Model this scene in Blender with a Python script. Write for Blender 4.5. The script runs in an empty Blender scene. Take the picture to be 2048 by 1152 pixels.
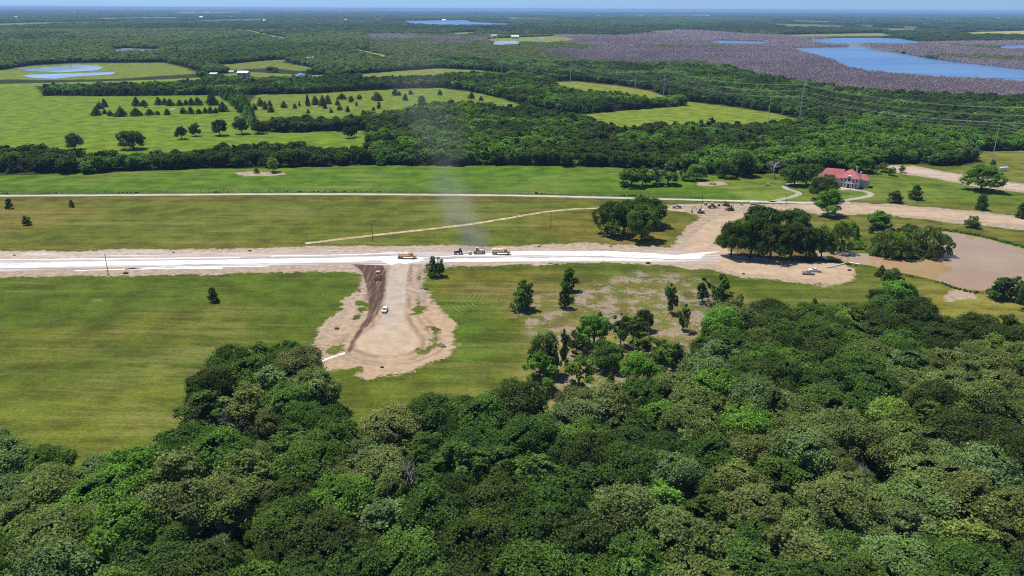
import bpy, bmesh, math, random
import numpy as np
from mathutils import Matrix, Vector, Euler
R = math.radians
PI = math.pi
scene = bpy.context.scene
COL = scene.collection

# ------------------------------------------------------------------ camera, sky, sun, exposure
W0, H0, FPX, CAMH = 2048.0, 1152.0, 1570.0, 120.0          # photograph size, focal length in its pixels, drone height
PITCH, ROLL = R(19.58), R(0.25)
cam_d = bpy.data.cameras.new("drone_camera")
cam = bpy.data.objects.new("drone_camera", cam_d)
COL.objects.link(cam)
cam_d.sensor_width = 36.0
cam_d.lens = 36.0 * FPX / W0
cam_d.clip_start = 1.0
cam_d.clip_end = 200000.0
CAMR = Matrix.Rotation(PI / 2 - PITCH, 3, 'X') @ Matrix.Rotation(ROLL, 3, 'Z')
cam.matrix_world = Matrix.Translation((0, 0, CAMH)) @ CAMR.to_4x4()
scene.camera = cam

SUN_EL = R(67)
SUN_DIR = Vector((-0.82, 0.57, 0)).normalized() * math.cos(SUN_EL) + Vector((0, 0, math.sin(SUN_EL)))   # towards the sun
world = bpy.data.worlds.new("World")
scene.world = world
world.use_nodes = True
wn = world.node_tree
sky = wn.nodes.new("ShaderNodeTexSky")
sky.sky_type = 'NISHITA'
sky.sun_disc = False
sky.sun_elevation = SUN_EL
sky.sun_rotation = math.atan2(SUN_DIR.x, SUN_DIR.y)
sky.altitude = 200
sky.air_density = 1.0
sky.dust_density = 0.3
sky.ozone_density = 1.6
bg = wn.nodes["Background"]
sk_tc = wn.nodes.new("ShaderNodeTexCoord"); sk_add = wn.nodes.new("ShaderNodeVectorMath"); sk_add.operation = 'ADD'; sk_add.inputs[1].default_value = (0, 0, .11)
sk_nrm = wn.nodes.new("ShaderNodeVectorMath"); sk_nrm.operation = 'NORMALIZE'
wn.links.new(sk_tc.outputs["Generated"], sk_add.inputs[0]); wn.links.new(sk_add.outputs[0], sk_nrm.inputs[0]); wn.links.new(sk_nrm.outputs[0], sky.inputs[0])
sk_mul = wn.nodes.new("ShaderNodeVectorMath"); sk_mul.operation = 'MULTIPLY'; sk_mul.inputs[1].default_value = (.84, .97, 1.16)
wn.links.new(sky.outputs[0], sk_mul.inputs[0]); wn.links.new(sk_mul.outputs[0], bg.inputs[0])
bg.inputs[1].default_value = 0.085
sun_d = bpy.data.lights.new("sun", 'SUN')
sun_d.energy = 5.0
sun_d.angle = R(0.53)
sun_d.color = (1.0, 0.95, 0.87)
sun = bpy.data.objects.new("sun", sun_d)
COL.objects.link(sun)
sun.rotation_euler = SUN_DIR.to_track_quat('Z', 'Y').to_euler()
sun.location = SUN_DIR * 500
scene.view_settings.view_transform = 'Standard'
scene.view_settings.look = 'None'
scene.view_settings.exposure = 0.28
scene.view_settings.gamma = 1.0
scene.view_settings.use_curve_mapping = False
cy = scene.cycles
cy.max_bounces = 5
cy.diffuse_bounces = 2
cy.glossy_bounces = 2
cy.transmission_bounces = 2
cy.transparent_max_bounces = 6
cy.volume_bounces = 0
cy.use_adaptive_sampling = True
cy.adaptive_threshold = 0.01
cy.use_denoising = False
cy.pixel_filter_type = 'BLACKMAN_HARRIS'
cy.filter_width = 1.1
cy.sample_clamp_indirect = 4.0
scene.render.film_transparent = False

# ------------------------------------------------------------------ projection between the photograph and the ground
CR = np.array(CAMR)
def G(px, py, z=0.0):
    """ground point seen at a pixel of the photograph"""
    d = CR @ np.array([(px - W0 / 2) / FPX, -(py - H0 / 2) / FPX, -1.0])
    t = (z - CAMH) / d[2]
    return np.array([d[0] * t, d[1] * t])
def GP(pts):
    return np.array([G(*p) for p in pts])
def proj(x, y, z=0.0):
    """pixel of a point, and its depth along the view"""
    p = CR.T @ np.array([x, y, z - CAMH])
    return W0 / 2 + FPX * p[0] / -p[2], H0 / 2 - FPX * p[1] / -p[2], -p[2]
def height_at(px, yb, yt):
    """height of an upright thing whose foot shows at (px, yb) and whose top at row yt"""
    x, y = G(px, yb)
    lo, hi = 0.0, 118.0
    for _ in range(40):
        m = (lo + hi) / 2
        if proj(x, y, m)[1] > yt: lo = m
        else: hi = m
    return lo

# ------------------------------------------------------------------ number helpers
def hash2(ix, iy, seed):
    h = (ix.astype(np.int64) * 374761393 + iy.astype(np.int64) * 668265263 + seed * 974634777) & 0xFFFFFFFF
    h = ((h ^ (h >> 13)) * 1274126177) & 0xFFFFFFFF
    return ((h ^ (h >> 16)) & 0xFFFFFF) / float(0xFFFFFF)
def vnoise(x, y, seed=0):
    ix, iy = np.floor(x), np.floor(y)
    fx, fy = x - ix, y - iy
    fx, fy = fx * fx * (3 - 2 * fx), fy * fy * (3 - 2 * fy)
    a = hash2(ix, iy, seed); b = hash2(ix + 1, iy, seed); c = hash2(ix, iy + 1, seed); d = hash2(ix + 1, iy + 1, seed)
    return (a * (1 - fx) + b * fx) * (1 - fy) + (c * (1 - fx) + d * fx) * fy
def fbm(x, y, scale, octs=4, seed=0):
    v, amp, tot = 0.0, 1.0, 0.0
    for o in range(octs):
        v = v + amp * vnoise(x / scale * 2 ** o + 17.3 * o, y / scale * 2 ** o - 9.1 * o, seed + o)
        tot += amp; amp *= 0.5
    return v / tot
def smooth(e0, e1, v):
    t = np.clip((v - e0) / (e1 - e0), 0, 1)
    return t * t * (3 - 2 * t)
def inside(poly, x, y):
    r = np.zeros(x.shape, bool)
    n = len(poly)
    for i in range(n):
        x1, y1 = poly[i]; x2, y2 = poly[(i + 1) % n]
        if y1 == y2: continue
        c = ((y1 > y) != (y2 > y)) & (x < (x2 - x1) * (y - y1) / (y2 - y1) + x1)
        r ^= c
    return r
def sdist(poly, x, y, margin=60.0):
    """signed distance to a polygon, positive inside, clipped at the margin"""
    out = np.full(x.shape, -margin)
    poly = np.asarray(poly)
    lo, hi = poly.min(0) - margin, poly.max(0) + margin
    k = np.nonzero((x >= lo[0]) & (x <= hi[0]) & (y >= lo[1]) & (y <= hi[1]))[0]
    if len(k) == 0: return out
    xs, ys = x[k], y[k]
    d2 = np.full(len(k), 1e18)
    n = len(poly)
    for i in range(n):
        a, b = poly[i], poly[(i + 1) % n]
        e = b - a
        L = max(float(e @ e), 1e-9)
        t = np.clip(((xs - a[0]) * e[0] + (ys - a[1]) * e[1]) / L, 0, 1)
        d2 = np.minimum(d2, (xs - a[0] - t * e[0]) ** 2 + (ys - a[1] - t * e[1]) ** 2)
    d = np.sqrt(d2)
    out[k] = np.clip(np.where(inside(poly, xs, ys), d, -d), -margin, margin)
    return out
def ldist(line, x, y, margin=30.0):
    """distance to an open polyline"""
    out = np.full(x.shape, margin)
    line = np.asarray(line)
    lo, hi = line.min(0) - margin, line.max(0) + margin
    k = np.nonzero((x >= lo[0]) & (x <= hi[0]) & (y >= lo[1]) & (y <= hi[1]))[0]
    if len(k) == 0: return out
    xs, ys = x[k], y[k]
    d2 = np.full(len(k), 1e18)
    for a, b in zip(line[:-1], line[1:]):
        e = b - a
        L = max(float(e @ e), 1e-9)
        t = np.clip(((xs - a[0]) * e[0] + (ys - a[1]) * e[1]) / L, 0, 1)
        d2 = np.minimum(d2, (xs - a[0] - t * e[0]) ** 2 + (ys - a[1] - t * e[1]) ** 2)
    out[k] = np.minimum(np.sqrt(d2), margin)
    return out

# ------------------------------------------------------------------ material helpers
class Mat:
    def __init__(s, name):
        s.m = bpy.data.materials.new(name); s.m.use_nodes = True
        s.nt = s.m.node_tree; s.b = s.nt.nodes["Principled BSDF"]; s.out = s.nt.nodes["Material Output"]
    def n(s, t, **kw):
        nd = s.nt.nodes.new(t)
        for k, v in kw.items(): setattr(nd, k, v)
        return nd
    def put(s, sock, v):
        if isinstance(v, bpy.types.NodeSocket): s.nt.links.new(v, sock)
        elif hasattr(sock.default_value, '__len__'):
            L = len(sock.default_value)
            sock.default_value = (list(v) + [1.0] * L)[:L] if hasattr(v, '__len__') else [v] * L
        else: sock.default_value = v
    def pos(s): return s.n("ShaderNodeNewGeometry").outputs["Position"]
    def obj(s): return s.n("ShaderNodeTexCoord").outputs["Object"]
    def vscale(s, v, sc, rot=0.0):
        m = s.n("ShaderNodeMapping"); s.put(m.inputs["Vector"], v); m.inputs["Scale"].default_value = sc
        m.inputs["Rotation"].default_value = (0, 0, rot); return m.outputs[0]
    def noise(s, v, scale, detail=4, rough=0.55):
        t = s.n("ShaderNodeTexNoise"); s.put(t.inputs["Vector"], v); t.inputs["Scale"].default_value = scale
        t.inputs["Detail"].default_value = detail; t.inputs["Roughness"].default_value = rough; return t.outputs[0]
    def math(s, op, a, b=0.0, c=None):
        t = s.n("ShaderNodeMath", operation=op); s.put(t.inputs[0], a); s.put(t.inputs[1], b)
        if c is not None: s.put(t.inputs[2], c)
        return t.outputs[0]
    def mapr(s, v, a, b, c=0.0, d=1.0, sm=True):
        t = s.n("ShaderNodeMapRange"); t.interpolation_type = 'SMOOTHSTEP' if sm else 'LINEAR'
        s.put(t.inputs[0], v)
        for i, q in enumerate((a, b, c, d)): s.put(t.inputs[i + 1], q)
        return t.outputs[0]
    def mix(s, f, a, b, mode='MIX'):
        t = s.n("ShaderNodeMix", data_type='RGBA', blend_type=mode); s.put(t.inputs[0], f); s.put(t.inputs[6], a); s.put(t.inputs[7], b); return t.outputs[2]
    def attr(s, name, kind='GEOMETRY'):
        t = s.n("ShaderNodeAttribute", attribute_name=name, attribute_type=kind); return t
    def scale_col(s, c, f):
        t = s.n("ShaderNodeVectorMath", operation='SCALE'); s.put(t.inputs[0], c); s.put(t.inputs[3], f); return t.outputs[0]
    def bump(s, h, dist=0.1, strength=0.6):
        t = s.n("ShaderNodeBump"); s.put(t.inputs["Height"], h); t.inputs["Distance"].default_value = dist; t.inputs["Strength"].default_value = strength
        s.nt.links.new(t.outputs[0], s.b.inputs["Normal"])
    def done(s, col, rough=0.9, spec=0.2, metal=0.0):
        s.put(s.b.inputs["Base Color"], col); s.put(s.b.inputs["Roughness"], rough)
        s.b.inputs["Specular IOR Level"].default_value = spec; s.b.inputs["Metallic"].default_value = metal
        return s.m

def paint(name, col, rough=0.45, spec=0.5, metal=0.0, wear=0.12):
    """painted or plain surface with a little dirt and fading"""
    m = Mat(name); p = m.obj()
    a = m.noise(p, 1.3, 5); b = m.noise(p, 9.0, 3)
    f = m.math('ADD', m.math('MULTIPLY', a, 0.7), m.math('MULTIPLY', b, 0.3))
    d = tuple(c * (1 - wear * 2.2) + 0.25 * wear for c in col); l = tuple(min(1, c * (1 + wear)) for c in col)
    return m.done(m.mix(m.mapr(f, 0.3, 0.7), d, l), rough, spec, metal)

# ------------------------------------------------------------------ object helpers
def tag(o, label=None, cat=None, group=None, kind=None):
    if label: o["label"] = label
    if cat: o["category"] = cat
    if group: o["group"] = group
    if kind: o["kind"] = kind
    return o
def thing(name, label, cat, loc=(0, 0, 0), rz=0.0, group=None):
    o = bpy.data.objects.new(name, None); COL.objects.link(o)
    o.location = (loc[0], loc[1], loc[2] if len(loc) > 2 else 0.0); o.rotation_euler = (0, 0, rz)
    o.empty_display_size = 0.5
    return tag(o, label, cat, group)
def raw_mesh(name, verts, faces_flat, nper, mats, attrs=None, mat_idx=None, smooth_sh=False):
    """mesh from numpy arrays: all faces have nper corners"""
    me = bpy.data.meshes.new(name)
    verts = np.asarray(verts, np.float32); f = np.asarray(faces_flat, np.int32).reshape(-1)
    nf = len(f) // nper
    me.vertices.add(len(verts)); me.vertices.foreach_set("co", verts.reshape(-1))
    me.loops.add(len(f)); me.loops.foreach_set("vertex_index", f)
    me.polygons.add(nf); me.polygons.foreach_set("loop_start", np.arange(0, nf * nper, nper, dtype=np.int32))
    me.polygons.foreach_set("loop_total", np.full(nf, nper, np.int32))
    for m in (mats if isinstance(mats, (list, tuple)) else [mats]): me.materials.append(m)
    if mat_idx is not None: me.polygons.foreach_set("material_index", np.asarray(mat_idx, np.int32))
    me.polygons.foreach_set("use_smooth", np.full(nf, smooth_sh, bool))
    me.update(calc_edges=True)
    for k, (dom, typ, v) in (attrs or {}).items():
        a = me.attributes.new(k, typ, dom)
        a.data.foreach_set("value" if typ in ('FLOAT', 'INT') else ("color" if typ == 'FLOAT_COLOR' else "vector"), np.asarray(v, np.int32 if typ == 'INT' else np.float32).reshape(-1))
    return me
def put_obj(name, me, parent=None):
    o = bpy.data.objects.new(name, me); COL.objects.link(o)
    if parent: o.parent = parent
    return o

class MB:
    """collects solid shapes, then links them as one mesh object"""
    def __init__(s): s.v = []; s.f = []
    def add(s, vs, fs):
        k = len(s.v); s.v += [tuple(v) for v in vs]; s.f += [tuple(i + k for i in f) for f in fs]; return s
    def box(s, c, d, rz=0.0, ry=0.0, taper=1.0):
        x, y, z = d[0] / 2, d[1] / 2, d[2] / 2
        M = Matrix.Rotation(rz, 3, 'Z') @ Matrix.Rotation(ry, 3, 'Y')
        vs = [M @ Vector((sx * x * (taper if sz > 0 else 1), sy * y * (taper if sz > 0 else 1), sz * z)) + Vector(c) for sz in (-1, 1) for sy in (-1, 1) for sx in (-1, 1)]
        return s.add(vs, [(0, 2, 3, 1), (4, 5, 7, 6), (0, 1, 5, 4), (1, 3, 7, 5), (3, 2, 6, 7), (2, 0, 4, 6)])
    def prism(s, prof, a, b, axis='Y'):
        """profile of (u, w) points carried from a to b along an axis"""
        n = len(prof)
        mk = {'Y': lambda u, w, t: (u, t, w), 'X': lambda u, w, t: (t, u, w), 'Z': lambda u, w, t: (u, w, t)}[axis]
        vs = [mk(u, w, a) for u, w in prof] + [mk(u, w, b) for u, w in prof]
        return s.add(vs, [tuple(range(n))[::-1], tuple(range(n, 2 * n))] + [(i, (i + 1) % n, (i + 1) % n + n, i + n) for i in range(n)])
    def tube(s, pts, r, n=8, cap=True):
        pts = [Vector(p) for p in pts]; rs = r if hasattr(r, '__len__') else [r] * len(pts)
        k = len(s.v); rings = []
        for i, p in enumerate(pts):
            d = (pts[min(i + 1, len(pts) - 1)] - pts[max(i - 1, 0)]).normalized()
            u = d.cross(Vector((0, 0, 1)) if abs(d.z) < 0.9 else Vector((1, 0, 0))).normalized(); w = d.cross(u)
            rings.append([p + (u * math.cos(2 * PI * j / n) + w * math.sin(2 * PI * j / n)) * rs[i] for j in range(n)])
        vs = [v for ring in rings for v in ring]; fs = []
        for i in range(len(pts) - 1):
            for j in range(n):
                fs.append((i * n + j, i * n + (j + 1) % n, (i + 1) * n + (j + 1) % n, (i + 1) * n + j))
        if cap: fs += [tuple(range(n))[::-1], tuple(range((len(pts) - 1) * n, len(pts) * n))]
        return s.add(vs, fs)
    def build(s, name, mat, parent=None, bevel=0.0, smooth_sh=False):
        me = bpy.data.meshes.new(name); me.from_pydata(s.v, [], s.f); me.materials.append(mat)
        bm = bmesh.new(); bm.from_mesh(me); bmesh.ops.recalc_face_normals(bm, faces=bm.faces)
        if bevel: bmesh.ops.bevel(bm, geom=[e for e in bm.edges if e.calc_face_angle(0) > 0.6], offset=bevel, segments=2, affect='EDGES', clamp_overlap=True)
        for f in bm.faces: f.smooth = smooth_sh
        bm.to_mesh(me); bm.free()
        return put_obj(name, me, parent)

# ------------------------------------------------------------------ plan of the place, traced on the ground plane
OPEN_A = GP([(-900, 372), (0, 352), (250, 344), (400, 338), (600, 335), (720, 331), (900, 331), (1200, 334), (1340, 339), (1440, 352), (1560, 347), (1650, 341),
             (1740, 332), (1830, 328), (1880, 333), (1945, 327), (1958, 303), (2100, 300), (2700, 310), (2900, 640), (2300, 690), (2048, 690), (1900, 690), (1850, 690), (1760, 660), (1700, 665),
             (1640, 660), (1500, 670), (1440, 690), (1390, 730), (1380, 790), (1300, 830), (1200, 835), (1100, 845), (1020, 840), (960, 835),
             (880, 850), (800, 880), (740, 900), (690, 880), (672, 850), (668, 800), (620, 757), (560, 742), (520, 752), (470, 758), (440, 768),
             (410, 800), (385, 870), (340, 935), (260, 975), (150, 985), (60, 950), (0, 940), (-300, 945), (-900, 960)])
FIELDS = {  # name: (outline in pixels, colour, edge softness in metres)
 'pasture_upper': ([(-700, 172), (0, 168), (70, 170), (85, 192), (230, 193), (410, 190), (440, 192), (480, 228), (510, 265), (545, 266), (720, 262), (735, 275), (725, 300), (700, 300), (640, 296), (590, 290), (480, 296), (400, 300), (330, 306), (250, 310), (140, 306), (100, 298), (0, 296), (-700, 305)], (.150, .205, .034), 4),
 'pasture_ribbon': ([(-700, 174), (0, 168), (130, 165), (300, 160), (400, 155), (410, 162), (280, 168), (0, 174), (-700, 182)], (.19, .23, .05), 4),
 'pasture_ponds': ([(-500, 152), (0, 141), (60, 132), (150, 127), (330, 126), (370, 136), (400, 147), (330, 151), (230, 158), (100, 160), (0, 159), (-500, 172)], (.17, .20, .06), 8),
 'pasture_middle': ([(512, 190), (640, 187), (700, 183), (800, 178), (880, 176), (950, 185), (1000, 197), (1062, 215), (1000, 213), (940, 206), (880, 205), (830, 212), (740, 232), (700, 237), (560, 238), (515, 243), (500, 210)], (.16, .20, .05), 4),
 'meadow_back': ([(720, 149), (800, 142), (880, 137), (960, 141), (978, 145), (900, 148), (860, 153), (800, 155), (720, 156)], (.19, .21, .07), 6),
 'corridor_a': ([(1110, 164), (1150, 163), (1230, 171), (1300, 182), (1347, 200), (1300, 197), (1240, 187), (1150, 181), (1120, 176)], (.22, .22, .075), 4),
 'meadow_right': ([(1160, 230), (1240, 222), (1370, 212), (1376, 203), (1440, 211), (1540, 225), (1600, 240), (1560, 247), (1500, 248), (1420, 248), (1330, 250), (1240, 254), (1190, 243)], (.18, .22, .05), 3),
 'corridor_b': ([(955, 141), (1020, 148), (1022, 152), (962, 147)], (.2, .21, .08), 6),
 'farm_a': ([(440, 148), (500, 144), (560, 147), (600, 150), (660, 149), (640, 155), (560, 155), (450, 157)], (.18, .20, .07), 6),
 'farm_b': ([(430, 131), (520, 122), (600, 117), (560, 124), (640, 138), (600, 142), (540, 136), (470, 140)], (.16, .18, .06), 8),
 'levee_a': ([(478, 58), (500, 60), (560, 74), (548, 76)], (.24, .25, .10), 10),
 'levee_b': ([(702, 98), (720, 99), (790, 115), (760, 114)], (.30, .30, .14), 5),
 'levee_c': ([(620, 88), (640, 90), (664, 95), (650, 95)], (.24, .25, .12), 8),
 'flat_mid': ([(970, 78), (1050, 74), (1110, 72), (1160, 79), (1100, 84), (1040, 82), (990, 83)], (.22, .24, .10), 20),
 'far_dry_a': ([(1905, 66), (2060, 61), (2200, 62), (2200, 69), (2048, 70), (1950, 70)], (.42, .36, .19), 15),
 'far_dry_b': ([(1765, 59), (1830, 57), (1835, 61), (1780, 62)], (.26, .26, .14), 20),
 'far_dry_c': ([(170, 36), (350, 34), (370, 37), (180, 39)], (.28, .25, .17), 40),
 'far_dry_d': ([(-60, 51), (100, 48), (110, 50), (-60, 54)], (.18, .22, .12), 40),
 'far_dry_e': ([(900, 66), (950, 64), (960, 66), (910, 68)], (.26, .26, .13), 20),
 'far_dry_f': ([(1550, 70), (1760, 66), (1790, 72), (1600, 73)], (.25, .24, .14), 20),
 'far_dry_g': ([(340, 24), (480, 23), (490, 26), (350, 27)], (.26, .25, .18), 80),
 'far_dry_h': ([(1300, 30), (1420, 29), (1430, 31), (1310, 32)], (.24, .24, .16), 80),
}
FIELDS = {k: (GP(p), c, s) for k, (p, c, s) in FIELDS.items()}
LAKES = {
 'big_lake': [(1578, 97), (1620, 95), (1680, 94), (1730, 92), (1742, 97), (1800, 107), (1880, 120), (1960, 130), (2060, 141), (2500, 175), (2700, 230), (2300, 183), (2060, 164), (1980, 158), (1900, 155), (1800, 148), (1730, 141), (1690, 133), (1660, 118), (1620, 107)],
 'back_lake': [(1605, 79), (1680, 76), (1790, 76), (1830, 82), (1850, 86), (1800, 88), (1740, 86), (1710, 89), (1650, 87)],
 'narrow_water': [(1415, 83), (1440, 80.5), (1530, 83), (1545, 87), (1440, 87)],
 'far_lake': [(796, 42), (850, 41), (930, 40), (950, 44), (1000, 46.5), (1035, 47), (1015, 51), (940, 52), (860, 51), (815, 47)],
 'far_inlet': [(1040, 48.5), (1130, 46.5), (1135, 48), (1050, 50.5)],
 'stock_pond_upper': [(25, 138.5), (55, 136.5), (100, 134), (150, 129), (195, 130.5), (207, 136), (195, 141), (120, 145), (60, 142.5)],
 'stock_pond_lower': [(43, 152), (60, 149), (140, 147), (232, 144), (226, 149), (160, 153), (110, 158), (70, 157)],
 'marsh_pond': [(222, 99), (245, 96.5), (322, 98.5), (300, 103.5), (230, 104.5)],
 'levee_pond': [(548, 71), (577, 75.5), (574, 80), (553, 77)],
 'flat_pond': [(975, 88), (1000, 82), (1030, 82), (1048, 87), (1000, 89.5)],
 'small_pond': [(590, 150), (600, 146), (612, 149), (611, 154), (598, 154)],
 'far_pool': [(1075, 76), (1082, 73), (1092, 76), (1086, 79)],
 'right_slough': [(1990, 92), (2060, 89), (2200, 92), (2060, 97), (2010, 97)],
}
LAKES = {k: GP(p) for k, p in LAKES.items()}
POND = GP([(1628, 503), (1660, 500), (1700, 505), (1740, 508), (1800, 517), (1840, 519), (1872, 513), (1888, 505), (1880, 494), (1850, 486), (1830, 478), (1802, 474),
           (1806, 464), (1850, 461), (1885, 463), (1925, 468), (1975, 478), (2060, 501), (2300, 560), (2300, 640), (2060, 586), (1980, 584), (1930, 579),
           (1880, 563), (1830, 551), (1790, 543), (1740, 531), (1700, 526), (1672, 521), (1640, 514)])
DIRT = [GP(p) for p in (
 [(-600, 508), (0, 503), (250, 500), (512, 497), (640, 492), (850, 491), (1024, 492), (1180, 486), (1300, 492), (1338, 494), (1400, 500), (1440, 507), (1480, 512), (1540, 519), (1600, 522), (1660, 522), (1705, 532), (1720, 545),
  (1705, 560), (1650, 573), (1560, 564), (1480, 555), (1420, 540), (1300, 528), (1200, 526), (1024, 531), (900, 533), (855, 540), (852, 575), (868, 605), (892, 635), (915, 660), (918, 685), (900, 708), (868, 727),
  (830, 745), (790, 753), (735, 757), (690, 742), (620, 735), (622, 690), (640, 655), (690, 600), (712, 575), (725, 548), (700, 541), (600, 543), (400, 548), (250, 552), (90, 554), (0, 557), (-600, 580)],
 [(1335, 497), (1355, 474), (1382, 448), (1402, 431), (1380, 424), (1330, 418), (1335, 410), (1400, 408), (1480, 406), (1560, 408), (1640, 403), (1720, 405), (1850, 413), (1960, 424), (2060, 434), (2600, 500), (2600, 540), (2060, 462), (1950, 450),
  (1850, 439), (1750, 430), (1650, 430), (1590, 424), (1540, 422), (1500, 430), (1470, 442), (1440, 462), (1425, 485), (1480, 512), (1400, 512)],
 [(1765, 330), (1830, 332), (1900, 344), (1960, 355), (2060, 369), (2500, 430), (2500, 460), (2060, 387), (1960, 374), (1890, 362), (1830, 351), (1785, 344)],
 [(472, 346), (500, 343), (560, 344), (575, 349), (540, 353), (490, 352)],
 [(1390, 367), (1405, 363), (1445, 363), (1455, 369), (1425, 372), (1400, 372)],
 [(1880, 590), (1905, 580), (1945, 584), (1950, 596), (1920, 604), (1890, 606)],
)]
SOIL = GP([(700, 525), (735, 522), (763, 526.5), (774, 540), (770, 580), (761, 618), (748, 640), (728, 660), (712, 680), (700, 706), (694, 704), (704, 680), (716, 660), (732, 636), (736, 618), (735, 590), (728, 560), (723, 542)])
CUL = GP([(783, 524), (777, 560), (771, 600), (764, 635), (750, 655), (728, 668), (713, 685), (716, 697), (738, 706), (775, 711), (810, 707), (838, 693), (839, 681), (826, 665), (812, 645), (808, 630), (811, 600), (812, 560), (817, 524)])
LANE = GP([(-600, 396), (-60, 392), (200, 390.5), (512, 388.5), (700, 388.5), (1024, 391), (1300, 397.5), (1500, 402.5), (1600, 405), (1700, 405)])
PATH = GP([(610, 487), (660, 481), (700, 476), (850, 459), (950, 447), (1024, 435), (1090, 424), (1150, 418), (1200, 416.5), (1270, 417), (1340, 420), (1400, 426)])
DRIVE = GP([(1540, 403.5), (1562, 399), (1585, 393), (1598, 388), (1592, 383), (1575, 378), (1569, 373.5), (1576, 369), (1592, 366)])
LOOP = GP([(1640, 405), (1668, 403), (1700, 399), (1725, 395), (1740, 391), (1741, 387), (1730, 383), (1712, 380), (1690, 379), (1668, 379)])

# ------------------------------------------------------------------ ground sheet
def ground_rows():
    ys = [-60.0]
    while ys[-1] < 47000:
        y = ys[-1]
        if y < 125: st = 10.0
        elif y < 440: st = 0.9
        elif y < 720: st = 1.9
        elif y < 2700: st = y * 0.0042
        else: st = y * 0.013
        ys.append(y + st)
    return np.array(ys)
gy = ground_rows()
cu = np.concatenate([np.linspace(-1.15, -0.72, 50, endpoint=False), np.linspace(-0.72, 0.72, 620), np.linspace(0.72, 1.15, 51)[1:]])
GX = (cu[None, :] * (40 + np.maximum(gy, 0)[:, None]))
GY = np.repeat(gy[:, None], len(cu), 1)
gx, gyf = GX.reshape(-1), GY.reshape(-1)
nr, nc = GX.shape
idx = np.arange(nr * nc).reshape(nr, nc)
quads = np.stack([idx[:-1, :-1], idx[:-1, 1:], idx[1:, 1:], idx[1:, :-1]], -1).reshape(-1, 4)

rag = (fbm(gx, gyf, 14, 4, 5) - 0.5)              # breaks up every painted edge
rag_s = (fbm(gx, gyf, 3.2, 3, 9) - 0.5)
openA = sdist(OPEN_A, gx, gyf)
gcol = np.zeros((len(gx), 3)); gcol[:] = (.034, .040, .017)
# wooded country far away: clearings here and there
lay0 = smooth(-30, 30, sdist(GP([(735, 69), (1000, 71), (1250, 73), (1350, 61), (1420, 64), (1500, 70), (1600, 74), (1850, 87), (2100, 84), (2600, 90), (2700, 222), (2100, 205), (1900, 198), (1700, 186), (1540, 160), (1450, 138), (1300, 133), (1000, 127), (860, 119), (735, 108)]), gx, gyf, 120) + rag * 60)
gcol = gcol * (1 - lay0[:, None]) + np.array((.27, .22, .21))[None, :] * lay0[:, None]
nf = fbm(gx, gyf * 0.45, 900, 4, 31)
far_w = smooth(0.59, 0.66, nf) * smooth(4200, 6500, gyf)
far_c = np.where((fbm(gx, gyf, 2500, 2, 44) > 0.5)[:, None], (.26, .23, .14), (.13, .17, .07))
gcol = gcol * (1 - far_w[:, None] * .8) + far_c * far_w[:, None] * .8
def lay(w, c):
    global gcol
    gcol = gcol * (1 - w[:, None]) + np.asarray(c)[None, :] * w[:, None]
for k, (p, c, s) in FIELDS.items():
    d = sdist(p, gx, gyf, 120.0)
    lay(smooth(-s, s, d + rag * s * 2.4), c)
wA = smooth(-1.2, 1.2, openA + rag * 5)
lay(wA, (.085, .108, .022))
def zone(pts, c, s=5.0, amt=1.0, rg=1.0):
    lay(smooth(-s, s, sdist(GP(pts), gx, gyf) + rag * s * 2.5 * rg) * wA * amt, c)
zone([(-900, 370), (0, 350), (400, 336), (720, 330), (1200, 332), (1350, 336), (1440, 352), (1500, 401), (1300, 396), (1024, 389), (600, 387), (0, 390.5), (-900, 398)], (.092, .158, .024), 2.5)
zone([(-900, 385), (0, 381), (700, 379), (1200, 384), (1500, 394), (1500, 402), (1300, 397), (1024, 390.5), (600, 388), (0, 391), (-900, 399)], (.075, .115, .022), 3)
zone([(-900, 398), (0, 393), (600, 390), (1024, 392), (1340, 399), (1340, 500), (640, 495), (0, 505), (-900, 520)], (.112, .124, .031), 3)
zone([(-900, 400), (0, 394), (90, 396), (190, 405), (210, 425), (120, 440), (60, 460), (0, 470), (-900, 480)], (.17, .13, .062), 12, 0.7)
zone([(-900, 470), (0, 478), (400, 484), (640, 480), (640, 495), (0, 505), (-900, 520)], (.15, .12, .05), 5, 0.5)
zone([(-900, 396), (0, 393.5), (600, 391), (1024, 393.5), (1340, 400), (1340, 409), (1024, 401), (600, 398), (0, 401), (-900, 408)], (.13, .09, .05), 3, 0.75)
zone([(1060, 440), (1190, 432), (1330, 440), (1400, 430), (1350, 490), (1200, 485), (1060, 470)], (.16, .125, .045), 10, 0.75)
zone([(860, 540), (1024, 533), (1120, 545), (1010, 600), (960, 590), (880, 610), (850, 575)], (.14, .115, .035), 8, 0.7)
zone([(960, 570), (1080, 560), (1300, 545), (1420, 560), (1500, 620), (1420, 690), (1385, 760), (1200, 800), (1040, 800), (1010, 770), (1060, 700), (1030, 640)], (.165, .13, .072), 10, 0.85)
zone([(1030, 790), (1060, 720), (1120, 640), (1300, 640), (1400, 660), (1390, 760), (1200, 830), (1060, 830)], (.23, .175, .125), 6, 0.75)
zone([(1420, 350), (1560, 345), (1700, 345), (1790, 335), (1960, 360), (2100, 400), (2100, 432), (1950, 420), (1720, 402), (1500, 401)], (.115, .155, .036), 5)
zone([(1440, 372), (1570, 372), (1590, 388), (1540, 401), (1478, 399)], (.145, .185, .055), 3)
zone([(1700, 395), (1960, 405), (2100, 415), (2100, 440), (1960, 424), (1720, 404)], (.13, .125, .045), 4, 0.8)
zone([(1945, 327), (1958, 303), (2100, 300), (2700, 310), (2700, 430), (2060, 372), (1900, 342)], (.155, .155, .055), 5)
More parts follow.
